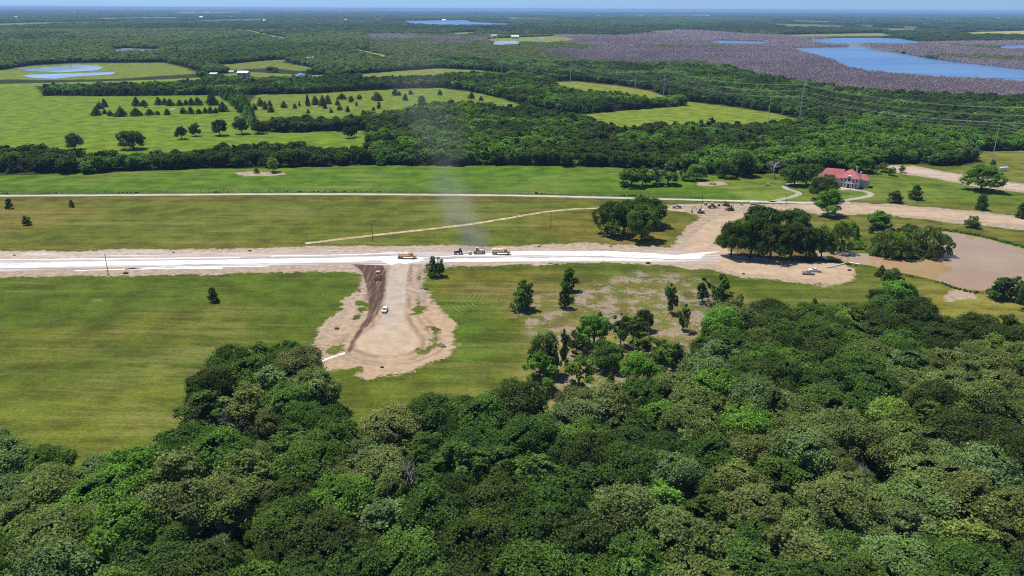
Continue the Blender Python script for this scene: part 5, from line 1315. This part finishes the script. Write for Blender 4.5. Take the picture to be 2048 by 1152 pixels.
MB().box((0, 0, .75), (1.3, 1.2, 1.2)).build("bin", DRK, t, .04); f_ = MB(); f_.box((0, .5, .07), (1.4, .16, .16)); f_.box((0, -.5, .07), (1.4, .16, .16)); f_.build("skid", GRY, t); MB().box((0, 0, 1.4), (1.4, 1.3, .1)).build("lid", BRNP, t)

t = thing("utility_cart", "small white cart with a grey bed parked on the striped lawn", "cart", at(1535, 371), R(-12))
MB().prism([(.1, .4), (1.5, .4), (1.55, .85), (.9, 1.0), (.1, .95)], -.65, .65).build("front_body", WHT, t, .04); MB().box((-.8, 0, .75), (1.7, 1.4, .5)).build("cargo_bed", GRY, t, .03)
MB().box((.2, 0, 1.8), (1.3, 1.3, .08)).build("roof", WHT, t); p_ = MB()
for x_ in (-.3, .75):
    for s_ in (-1, 1): p_.box((x_, s_ * .58, 1.35), (.06, .06, .9))
p_.build("roof_post", DRK, t)
for x_ in (-1.1, 1.1):
    for s_ in (-1, 1): wheel(t, x_, s_ * .68, .35, .25)
t = thing("storage_container", "long white box trailer on the meadow behind the bright shade tree", "trailer", at(2006, 342), R(14))
MB().box((0, 0, 1.9), (8.2, 2.5, 2.5)).build("box_body", WHT, t, .04); f_ = MB()
for s_ in (-1, 1): f_.box((-4.12, s_ * .62, 1.9), (.05, 1.15, 2.3))
f_.build("rear_door", GRY, t); MB().box((0, 0, .55), (8.0, 1.0, .2)).build("chassis", DRK, t)
for x_ in (-2.8, -1.8):
    for s_ in (-1, 1): wheel(t, x_, s_ * .95, .45, .4)

# brush pile on the lawn and rubbish heap in the homestead plot
def heap(label, px, py, w, h, seed, cat, mat):
    rg = random.Random(seed); mb = MB()
    for i in range(46):
        a_ = rg.uniform(0, 6.28); r_ = w / 2 * math.sqrt(rg.uniform(0, 1)) * .8; z_ = h * (1 - (r_ / (w / 2)) ** 2) * rg.uniform(.2, 1)
        c_ = Vector((r_ * math.cos(a_), r_ * .6 * math.sin(a_), z_)); d_ = Vector((rg.uniform(-1, 1), rg.uniform(-1, 1), rg.uniform(-.35, .35))).normalized() * rg.uniform(.6, 1.5)
        mb.tube([c_ - d_, c_ + Vector((0, 0, .15)), c_ + d_], [.10, .09, .03], 5)
    mb.tube([(0, 0, -.1), (0, 0, h * .45), (0, 0, h * .7)], [w * .36, w * .26, w * .05], 9)
    o = mb.build("brush_pile", mat); o.location = at(px, py); tag(o, label, cat)
heap("low brown brush pile on the lawn left of the stripes", 1425, 369, 6.5, 1.6, 3, "brush pile", BRNP)
heap("pale heap of old boards in the middle of the homestead plot", 347, 219, 14, 2.2, 4, "rubbish heap", dead_mat)

# ------------------------------------------------------------------ drain inlets along the verges
def inlet(px, py, label, s=1.0, mat=DRK):
    t = thing("drain_inlet", label, "drain inlet", at(px, py), R(rt.uniform(-8, 8)), "drain inlets along the new streets"); t.scale = (s, s, s)
    b_ = MB(); b_.box((0, .62, .35), (2.0, .16, .7)); b_.box((0, -.62, .35), (2.0, .16, .7)); b_.box((.92, 0, .35), (.16, 1.08, .7)); b_.box((-.92, 0, .35), (.16, 1.08, .7)); b_.build("rim_wall", mat, t)
    MB().box((0, 0, .58), (1.68, 1.08, .08)).build("cover", BLK, t)
for a_ in ((252, 547, "black inlet box beside the leftmost utility pole"), (1296, 527, "black inlet box below the right part of the white road"), (1078, 494, "small dark inlet on the far verge, above the middle of the white road", .7),
           (500, 502, "small dark inlet at the far verge left of the farm track", .7), (347, 505.5, "tiny dark inlet at the far verge, right of the leftmost pole", .5), (29, 511, "tiny dark inlet at the far verge by the left edge", .5),
           (1222, 493, "small dark inlet on the far verge below the oak clump", .6), (674, 658, "dark inlet on the bare earth left of the turning circle", .75), (887, 693.5, "grey inlet box on the bare earth right of the turning circle", .9, GRY), (764, 735, "small dark inlet at the foot of the turning circle", .55),
           (852, 579, "dark inlet on the bare earth right of the stub street", .75), (719, 583, "tiny dark inlet left of the dark graded earth", .5), (1699, 541, "dark inlet at the right rim of the sandy pad", .8), (1487, 548, "small dark inlet on the near rim of the sandy pad", .6)): inlet(*a_)
def pipe(label, pts, r):
    mb = MB(); mb.tube([(*G(*p), r + .05) for p in pts], r, 8); o = mb.build("plastic_pipe", WHT); tag(o, label, "pipe")
pipe("white pipe lying between the oak row and the pond inlet", [(1654, 536), (1668, 533.5), (1684, 529.5), (1691, 527)], .3)
pipe("white pipe running toward the pond edge", [(1697, 525.5), (1706, 527.5), (1720, 530)], .28)

# ------------------------------------------------------------------ poles, wires and fence
def wood_pole(label, px, yb, yt):
    h = height_at(px, yb, yt); t = thing("utility_pole", label, "utility pole", at(px, yb), 0, "wooden utility poles")
    MB().tube([(0, 0, -.3), (0, 0, h)], [.19, .12], 8).build("pole", WOODP, t); MB().box((0, 0, h - .5), (1.2, .1, .12), rz=.3).build("crossarm", WOODP, t); MB().tube([(0, 0, h), (0, 0, h + .3)], .06, 6).build("insulator", GRY, t)
    return np.array([*G(px, yb), h])
wps = [wood_pole("tall dark wooden pole standing before the left part of the white road", 217, 551, 508), wood_pole("wooden pole beside the farm track above the stub street", 745, 482, 447), wood_pole("wooden pole left of the oak clump in the middle field", 1101.5, 456, 426),
       wood_pole("wooden pole behind the excavator in the machine yard", 1403, 418, 388), wood_pole("wooden pole at the bend of the sandy road left of the mansion drive", 1571.5, 413.5, 391)]
def cable(name, label, pts, sag, r, cat="power cable", group=None, parent=None, mat=GRY):
    P_ = []
    for a_, b_ in zip(pts[:-1], pts[1:]):
        a_, b_ = np.array(a_, float), np.array(b_, float)
        for k in range(12):
            f = k / 12; q = a_ + (b_ - a_) * f; q[2] -= sag * 4 * f * (1 - f) * (np.linalg.norm(b_ - a_) / 250) ** 2; P_.append(q)
    P_.append(np.array(pts[-1], float))
    o = MB().tube([tuple(p) for p in P_], r, 4).build(name, mat); tag(o, label, cat, group)
def steel_pole(label, px, yb, h, arms):
    x, y = G(px, yb); t = thing("transmission_pole", label, "power pole", (x, y, 0), 0, "steel power line poles"); att = []
    MB().tube([(0, 0, -.5), (0, 0, h)], [.62 if arms else .42, .26 if arms else .2], 10).build("pole", STEEL, t)
    if arms:
        for z_, L_ in ((h - 1.2, 3.4), (h - 8.2, 4.6), (h - 15.2, 4.2)):
            d_ = Vector((.95, .31, 0))
            MB().tube([tuple(d_ * -L_ + Vector((0, 0, z_ + .7))), (0, 0, z_), tuple(d_ * L_ + Vector((0, 0, z_ + .7)))], [.1, .2, .1], 6).build("crossarm", STEEL, t)
            for s_ in (-1, 1):
                e_ = d_ * (s_ * (L_ - .15)); MB().tube([(e_.x, e_.y, z_ + .55), (e_.x, e_.y, z_ - 1.5)], .11, 6).build("insulator", GRY, t); att.append((x + e_.x, y + e_.y, z_ - 1.5))
    else:
        for k in range(3):
            z_ = h - .8 - k * 2.6; MB().tube([(0, 0, z_), ((-1) ** k * 1.1, .3, z_ + .2)], .09, 6).build("insulator", GRY, t); att.append((x + (-1) ** k * 1.1, y + .3, z_ + .2))
    return att
BIGP = [("tall steel pole farthest left in the power line", 897, 133, 43), ("tall steel pole second in the power line from the left", 1002.5, 148, 42), ("tall steel pole rising at the head of the mown corridor", 1141, 166, 42), ("tall steel pole at the near end of the mown corridor", 1326.5, 198, 42), ("tall steel pole with three crossarms at the right end of the meadow", 1599.5, 238, 42)]
att = [steel_pole(l_, px, yb, h, True) for l_, px, yb, h in BIGP]
P5, P4 = np.array(G(1599.5, 238)), np.array(G(1326.5, 198)); nxt = P5 + (P5 - P4) * 1.05 + np.array([22, 0])
far_ = [(a_[0] + nxt[0] - P5[0], a_[1] + nxt[1] - P5[1], a_[2]) for a_ in att[-1]]
WN = ["top left", "top right", "middle left", "middle right", "bottom left", "bottom right"]
for k in range(6): cable("power_cable", f"{WN[k]} cable strung along the tall steel poles", [a_[k] for a_ in att] + [far_[k]], 6.5, .042, group="cables of the tall steel poles")
SLIM = [("slim steel pole without arms, farthest in its line", 957, 146, 20), ("slim steel pole without arms left of the corridor head", 1090.5, 160, 30), ("slim steel pole without arms inside the mown corridor", 1270, 183, 32), ("slim steel pole without arms at the right of the meadow", 1537, 238, 32), ("slanting looking slim steel pole above the white box trailer", 1984, 322, 33)]
att2 = [steel_pole(l_, px, yb, h, False) for l_, px, yb, h in SLIM]
Q5, Q4 = np.array(G(1984, 322)), np.array(G(1537, 238)); q6 = Q5 + (Q5 - Q4)
for k in range(3): cable("power_cable", f"{('upper', 'middle', 'lower')[k]} cable strung along the slim steel poles", [a_[k] for a_ in att2] + [(att2[-1][k][0] + q6[0] - Q5[0], att2[-1][k][1] + q6[1] - Q5[1], att2[-1][k][2])], 5.0, .036, group="cables of the slim steel poles")
# wire fence along the far side of the gravel lane
fl = smooth_line(LANE + np.array([0, 6.5]), 5.0); fl = fl[(fl[:, 0] > -370) & (fl[:, 0] < 130)]
t = thing("wire_fence", "wire fence with dark posts along the far side of the gravel lane", "fence", (fl[0][0], fl[0][1], 0))
post = MB().tube([(0, 0, -.2), (0, 0, 1.35)], .11, 6).build("post", WOODP, t)
for k in range(1, min(len(fl), 99)):
    c_ = post.copy(); COL.objects.link(c_); c_.parent = t; c_.location = (fl[k][0] - fl[0][0], fl[k][1] - fl[0][1], 0)
mb = MB()
for z_ in (.45, .85, 1.2): mb.tube([(p[0] - fl[0][0], p[1] - fl[0][1], z_) for p in fl], .018, 4)
mb.build("wire", GRY, t)
n = 300; k = rs.integers(0, len(fl), n); k = k[vnoise(k / 3.0, k * 0.0, 8) > .52]; n = len(k); wx = fl[k, 0] + rs.uniform(-2.5, 2.5, n); wy = fl[k, 1] + rs.uniform(-.7, .9, n)
s = rs.uniform(.03, .10, n) * (1 + .7 * (wx > -60))
scatter("weeds", "dark weeds tufted along the fence beside the gravel lane", np.c_[wx, wy, np.full(n, -.1)], rs.uniform(0, 6.28, n), np.c_[s, s, s * .9], rs.integers(0, 6, n), mixcol([DARK, DEEP, MID], [2, 2, 2], n), MIDOAK)
# rushes on the far rim of the muddy pond and scrub on its edges
rim = smooth_line(GP([(1885, 461), (1925, 466), (1975, 476), (2060, 498), (2200, 530)]), 1.2); n = 420; k = rs.integers(0, len(rim), n)
s = rs.uniform(.05, .14, n)
scatter("reeds", "green rushes lining the far rim of the muddy pond", np.c_[rim[k, 0] + rs.normal(0, .8, n), rim[k, 1] + rs.uniform(-.5, 4, n), np.full(n, -.2)], rs.uniform(0, 6.28, n), np.c_[s, s, s * .8], rs.integers(0, 6, n), mixcol([BRIGHT, MID, LIME], [3, 2, 1], n), MIDOAK)
rim = smooth_line(GP([(1660, 521), (1700, 528), (1740, 533), (1790, 545), (1830, 553), (1880, 565), (1930, 581), (1980, 586)]), 1.2); n = 200; k = rs.integers(0, len(rim), n); k = k[vnoise(k / 9.0, k * 0.0, 3) > .45]; n = len(k)
s = rs.uniform(.03, .12, n)
scatter("bank_scrub", "low dark scrub along the near bank of the muddy pond", np.c_[rim[k, 0] + rs.normal(0, .8, n), rim[k, 1] - rs.uniform(.3, 2.2, n), np.full(n, -.15)], rs.uniform(0, 6.28, n), np.c_[s, s, s * .8], rs.integers(0, 6, n), mixcol([DEEP, MID, OLIVE], [2, 2, 2], n), MIDOAK)
SPIT = GP([(1742, 512), (1800, 518), (1845, 519), (1872, 514), (1886, 506), (1878, 495), (1848, 487), (1828, 479), (1800, 476), (1750, 490), (1720, 500), (1690, 498), (1690, 488), (1720, 485)])
px_, py_, ps_ = spread_points(370, 460, lambda y: 1.7, 31); k = sdist(SPIT, px_, py_) > -.3; px_, py_ = px_[k], py_[k]; n = len(px_); s = rs.uniform(.08, .26, n)
scatter("spit_scrub", "low green scrub covering the pond spit", np.c_[px_, py_, np.full(n, -.2)], rs.uniform(0, 6.28, n), np.c_[s, s, s * .7], rs.integers(0, 6, n), mixcol([BRIGHT, MID, OLIVE, LIME], [3, 2, 2, 2], n), MIDOAK)

# ------------------------------------------------------------------ the mansion and the farm buildings
m = Mat("cream_stucco"); p = m.obj(); stucco = m.done(m.mix(m.mapr(m.noise(p, .8, 5, .6), .35, .65), (.52, .49, .44), (.62, .59, .54)), .85, .2)
m = Mat("red_roof_tiles"); p = m.obj(); wv_ = m.n("ShaderNodeTexWave", wave_type='BANDS', bands_direction='Z'); m.put(wv_.inputs["Vector"], p); wv_.inputs["Scale"].default_value = 1.3; wv_.inputs["Distortion"].default_value = .6
tile_c = m.mix(m.mapr(m.noise(p, .5, 5, .6), .3, .7), (.33, .10, .10), (.43, .16, .15)); roof_red = m.done(m.mix(m.math('MULTIPLY', wv_.outputs["Fac"], .25), tile_c, (.30, .08, .08)), .8, .2)
TRIM = paint("white_trim", (.72, .70, .66), .6, wear=.05); DOORW = paint("brown_door", (.12, .045, .03), .5); STONE = paint("pale_stone", (.55, .50, .42), .8)
def hip_roof(mb, x0, x1, y0, y1, z0, z1, ov=.55, left=1.0, right=1.0):
    x0 -= ov; x1 += ov; y0 -= ov; y1 += ov; d = (y1 - y0) / 2; ym = (y0 + y1) / 2
    a_, b_ = x0 + d * .75 * left, x1 - d * .75 * right
    if a_ > b_: a_ = b_ = (a_ + b_) / 2
    mb.add([(x0, y0, z0), (x1, y0, z0), (x1, y1, z0), (x0, y1, z0), (a_, ym, z1), (b_, ym, z1), (x0, y0, z0 - .25), (x1, y0, z0 - .25), (x1, y1, z0 - .25), (x0, y1, z0 - .25)],
           [(0, 1, 5, 4), (1, 2, 5), (2, 3, 4, 5), (3, 0, 4), (0, 6, 7, 1), (1, 7, 8, 2), (2, 8, 9, 3), (3, 9, 6, 0), (9, 8, 7, 6)])
H = thing("mansion", "cream stucco mansion with a red tiled roof and white chimneys on the lawn", "house", at(1715.5, 378), R(-27))
w_ = MB(); w_.box((-6.4, 7.5, 3.5), (12.8, 15, 7.0)); w_.box((-20, 9.5, 2.7), (14.6, 11, 5.4)); w_.box((3.2, 11, 2.6), (6.4, 8, 5.2)); w_.build("wall", stucco, H)
r_ = MB(); hip_roof(r_, -12.8, 0, 0, 15, 7.05, 12.2); rf = r_.build("roof", roof_red, H)
r_ = MB(); hip_roof(r_, -27.3, -10.5, 4, 15, 5.45, 11.6, right=.2); r_.build("roof", roof_red, H)
r_ = MB(); hip_roof(r_, -2, 6.4, 7, 15, 5.25, 9.0, left=.2); r_.build("roof", roof_red, H)
for x_, y_, z_ in ((.35, 4.5, 11.4), (-3.2, 13.5, 13.2)):
    c_ = MB(); c_.box((x_, y_, z_ / 2), (.95, 1.5, z_)); c_.box((x_, y_, z_ + .1), (1.25, 1.8, .22)); ch = c_.build("chimney", TRIM, H); MB().box((x_, y_, z_ + .3), (.6, 1.0, .25)).build("flue", DRK, ch)
def window(x, z, w, h, y=0.0, arched=False):
    f_ = MB().box((x, y - .05, z), (w + .34, .14, h + .34)).build("window", TRIM, H); MB().box((x, y - .14, z), (w, .06, h)).build("pane", GLS, f_); MB().box((x, y - .2, z - h / 2 - .16), (w + .5, .3, .12)).build("sill", TRIM, f_)
for x_ in (-11.2, -9.0, -3.8, -1.5): window(x_, 5.35, .95, 1.5)
for x_ in (-11.2, -8.9, -3.9, -1.5): window(x_, 2.0, .95, 2.3)
for x_ in (-15, -18.2, -21.4, -24.6): window(x_, 2.4, 1.0, 1.9, 4.0)
gb = MB().prism([(-8.1, 4.2), (-4.7, 4.2), (-4.7, 7.4), (-5.1, 8.3), (-5.8, 8.9), (-6.4, 9.1), (-7.0, 8.9), (-7.7, 8.3), (-8.1, 7.4)], -.35, 2.2).build("gable", TRIM, H)
MB().prism([(-7.4, 5.0), (-5.4, 5.0), (-5.4, 7.0), (-5.7, 7.6), (-6.4, 8.0), (-7.1, 7.6), (-7.4, 7.0)], -.42, -.3).build("arched_window", GLS, gb)
b_ = MB(); b_.box((-6.4, -.9, 3.75), (5.0, 1.9, .28))
for k in range(13): b_.box((-8.8 + k * .4, -1.75, 4.2), (.1, .1, .65))
b_.box((-6.4, -1.75, 4.58), (5.0, .16, .14)); b_.build("balcony", TRIM, H)
for x_ in (-8.6, -7.4, -5.4, -4.2): MB().tube([(x_, -1.65, 0), (x_, -1.65, 3.6)], .16, 10).build("column", TRIM, H)
d_ = MB().box((-6.4, -.06, 1.45), (1.9, .14, 2.9)).build("door", DOORW, H); MB().box((-6.0, -.16, 1.3), (.08, .06, .3)).build("handle", GRY, d_)
MB().box((-6.4, -2.4, .12), (9.5, 4.8, .26)).build("terrace", STONE, H)
for x_ in (-18, -23):
    dm_ = MB().box((x_, 4.9, 6.6), (1.7, 2.2, 1.7)).build("dormer", stucco, H); MB().box((x_, 3.77, 6.6), (.95, .06, 1.1)).build("pane", GLS, dm_); MB().prism([(x_ - 1.1, 7.45), (x_ + 1.1, 7.45), (x_, 8.2)], 3.6, 6.8).build("dormer_roof", roof_red, dm_)
cr = MB(); cr.box((-6.4, -.16, 7.0), (12.9, .3, .3)); cr.box((-6.4, -.07, 3.7), (12.9, .14, .2)); cr.build("cornice", TRIM, H)

METALR = paint("pale_metal_roof", (.66, .66, .66), .5, metal=.1, wear=.05); SHEDW = paint("grey_metal_wall", (.34, .36, .42), .6); SANDR = paint("tan_roof", (.55, .47, .36), .7)
def shed(name, label, px, py, L, D, hw, hr, rz, roof, wall, cat="building", group=None, pitch_along=True):
    t = thing(name, label, cat, at(px, py), R(rz), group)
    MB().box((0, 0, hw / 2), (L, D, hw)).build("wall", wall, t)
    MB().prism([(-D / 2 - .6, hw), (D / 2 + .6, hw), (D / 2 + .6, hw + .25), (0, hw + hr), (-D / 2 - .6, hw + .25)], -L / 2 - .6, L / 2 + .6, 'X').build("roof", roof, t)
    MB().box((L * .22, -D / 2 - .06, hw * .42), (L * .16, .12, hw * .8)).build("door", DRK, t)
    for k in (-.32, -.12): MB().box((L * k, -D / 2 - .05, hw * .55), (L * .09, .1, hw * .3)).build("window", GLS, t)
shed("metal_barn", "large grey metal barn with a pale roof in the far farmyard", 488, 153, 20, 13, 7, 3.2, -8, METALR, SHEDW, "barn")
shed("farm_shed", "low white shed at the left end of the far farmyard", 428, 151, 13, 9, 3.5, 1.8, 4, METALR, WHT, "shed", "sheds of the far farmyard")
shed("farm_shed", "second white shed just below the low one in the far farmyard", 431, 154.5, 15, 8, 3.5, 1.8, 2, METALR, WHT, "shed", "sheds of the far farmyard")
shed("farm_shed", "small pale shed at the back of the far farmyard", 463, 146, 8, 5, 3, 1.5, 10, METALR, WHT, "shed", "sheds of the far farmyard")
shed("farmhouse", "pale roofed farmhouse showing among trees right of the far farmyard", 619, 124.5, 22, 14, 6, 6, 25, METALR, WHT, "house")
shed("farm_shed", "small shed left of the pale roofed farmhouse", 604, 125, 14, 8, 4, 2, 0, SANDR, WHT, "shed")
shed("farm_shed", "thin shed right of the pale roofed farmhouse", 631, 124, 10, 7, 4, 2, 0, METALR, WHT, "shed")
shed("lake_house", "white house beyond the shallow pond in the marshy flat", 1030, 77, 32, 18, 8, 6, 5, METALR, WHT, "house")
shed("lake_house", "low tan house left of the white one by the marshy flat", 988, 74, 26, 16, 6, 5, -5, SANDR, TANP, "house")
FAR = [(82, 17, "near the top left corner"), (32, 36, "among dark woods at the far left"), (150, 24, "on the left skyline woods"), (463, 36, "in a clearing above the left woods"), (403, 36.5, "left of the clearing above the left woods"), (385, 25, "on the skyline left of the middle"), (416, 26, "second on the skyline left of the middle"),
       (758, 42, "left of the distant lake"), (888, 43, "above the distant lake"), (1196, 33, "right of the distant lake"), (1280, 33, "far right of the distant lake"), (1416, 33, "on the skyline above the narrow water"), (1766, 62, "on the shore woods beyond the blue lake arm"), (1996, 38, "in the far right woods"), (2020, 39, "nearest the right edge in the far woods"), (530, 44, "beside the levee head"), (690, 43, "in woods left of the distant lake shore")]
for px, py, w_ in FAR:
    dep = proj(*G(px, py))[2]; k = dep / 2600
    shed("far_house", f"tiny pale house {w_}", px, py, 11 * k, 7 * k, 4.5 * min(k, 2.5), 3.5 * min(k, 2.5), rt.uniform(-20, 20), METALR, WHT, "house", "tiny houses of the far country")
dep = proj(*G(1800, 25.5))[2]
shed("warehouse", "long white warehouse strip on the right skyline", 1800, 25.5, 36 * dep / FPX, 200, 24, 6, 0, METALR, WHT, "warehouse")
wt = thing("water_tower", "white water tower on the right skyline", "water tower", at(1846, 33))
MB().tube([(0, 0, 0), (0, 0, 38)], [4, 3], 10).build("column", WHT, wt)
MB().tube([(0, 0, 36), (0, 0, 40), (0, 0, 46), (0, 0, 51), (0, 0, 53)], [3, 10, 13, 10, 2], 14).build("tank", WHT, wt)

# ------------------------------------------------------------------ dust raised by the road machines, drifting away
def on_ray(px, py, Y):
    d = CR @ np.array([(px - W0 / 2) / FPX, -(py - H0 / 2) / FPX, -1.0]); t_ = Y / d[1]
    return (d[0] * t_, Y, CAMH + d[2] * t_)
DP = [on_ray(957, 503, 396), on_ray(940, 470, 402), on_ray(922, 430, 412), on_ray(906, 385, 426), on_ray(892, 330, 446), on_ray(874, 270, 474), on_ray(850, 190, 520), on_ray(815, 110, 600), on_ray(790, 75, 660)]
dl = smooth_line(np.array(DP), 6)
rad = np.interp(np.linspace(0, 1, len(dl)), [0, .15, .35, .6, 1], [10, 16, 22, 30, 42])
du = Mat("dust"); du.nt.nodes.remove(du.b)
p = du.pos(); nz = du.noise(p, .048, 5, .62); sp = du.n("ShaderNodeSeparateXYZ"); du.put(sp.inputs[0], p)
yn = du.math('DIVIDE', du.math('SUBTRACT', sp.outputs[1], 396.0), 264.0)
def poly(c):
    out = c[0]
    for q in c[1:]: out = du.math('ADD', du.math('MULTIPLY', out, yn), float(q))
    return out
tt = (dl[:, 1] - 396) / 264
px3, pz3, pr3 = (np.polyfit(tt, q, 4) for q in (dl[:, 0], dl[:, 2], rad))
px3, pz3, pr3 = ([float(v_) for v_ in q] for q in (px3, pz3, pr3))
dx = du.math('SUBTRACT', sp.outputs[0], poly(px3)); dz = du.math('SUBTRACT', sp.outputs[2], poly(pz3)); rr = poly(pr3)
q2 = du.math('DIVIDE', du.math('SQRT', du.math('ADD', du.math('MULTIPLY', dx, dx), du.math('MULTIPLY', dz, dz))), rr)
q2 = du.math('ADD', q2, du.math('MULTIPLY', du.math('SUBTRACT', nz, .5), 2.2))
fall = du.mapr(q2, 1.0, .15)
fade = du.mapr(sp.outputs[2], 0, 112, 1.0, .0, False)
dens = du.math('MULTIPLY', du.math('MULTIPLY', fall, du.math('ADD', du.math('MULTIPLY', fade, du.math('MULTIPLY', fade, .42)), du.mapr(yn, .22, -.02, .03, 1.9))), du.math('MULTIPLY', du.mapr(yn, .98, .7), .0095))
pv = du.n("ShaderNodeVolumePrincipled"); pv.inputs["Color"].default_value = (.92, .90, .87, 1); du.put(pv.inputs["Density"], dens)
du.nt.links.new(pv.outputs[0], du.out.inputs["Volume"])
dm_ = MB(); dm_.tube([tuple(q) for q in dl], list(rad), 12); do = dm_.build("dust_plume", du.m); tag(do, "thin whitish dust drifting up from the road machines", kind='stuff')
cy.volume_step_rate = 0.12

# ------------------------------------------------------------------ haze: one closed box of even, pale air round everything
hz = Mat("haze_air"); hz.nt.nodes.remove(hz.b)
pv = hz.n("ShaderNodeVolumePrincipled"); pv.inputs["Color"].default_value = (.36, .60, 1.0, 1); pv.inputs["Density"].default_value = 4.6e-5; pv.inputs["Anisotropy"].default_value = 0.0
hz.nt.links.new(pv.outputs[0], hz.out.inputs["Volume"])
hb = MB().box((0, 22500, 64.5), (118000, 52000, 131)); ho = hb.build("haze", hz.m)
tag(ho, "pale blue air thickening toward the horizon", kind='stuff')
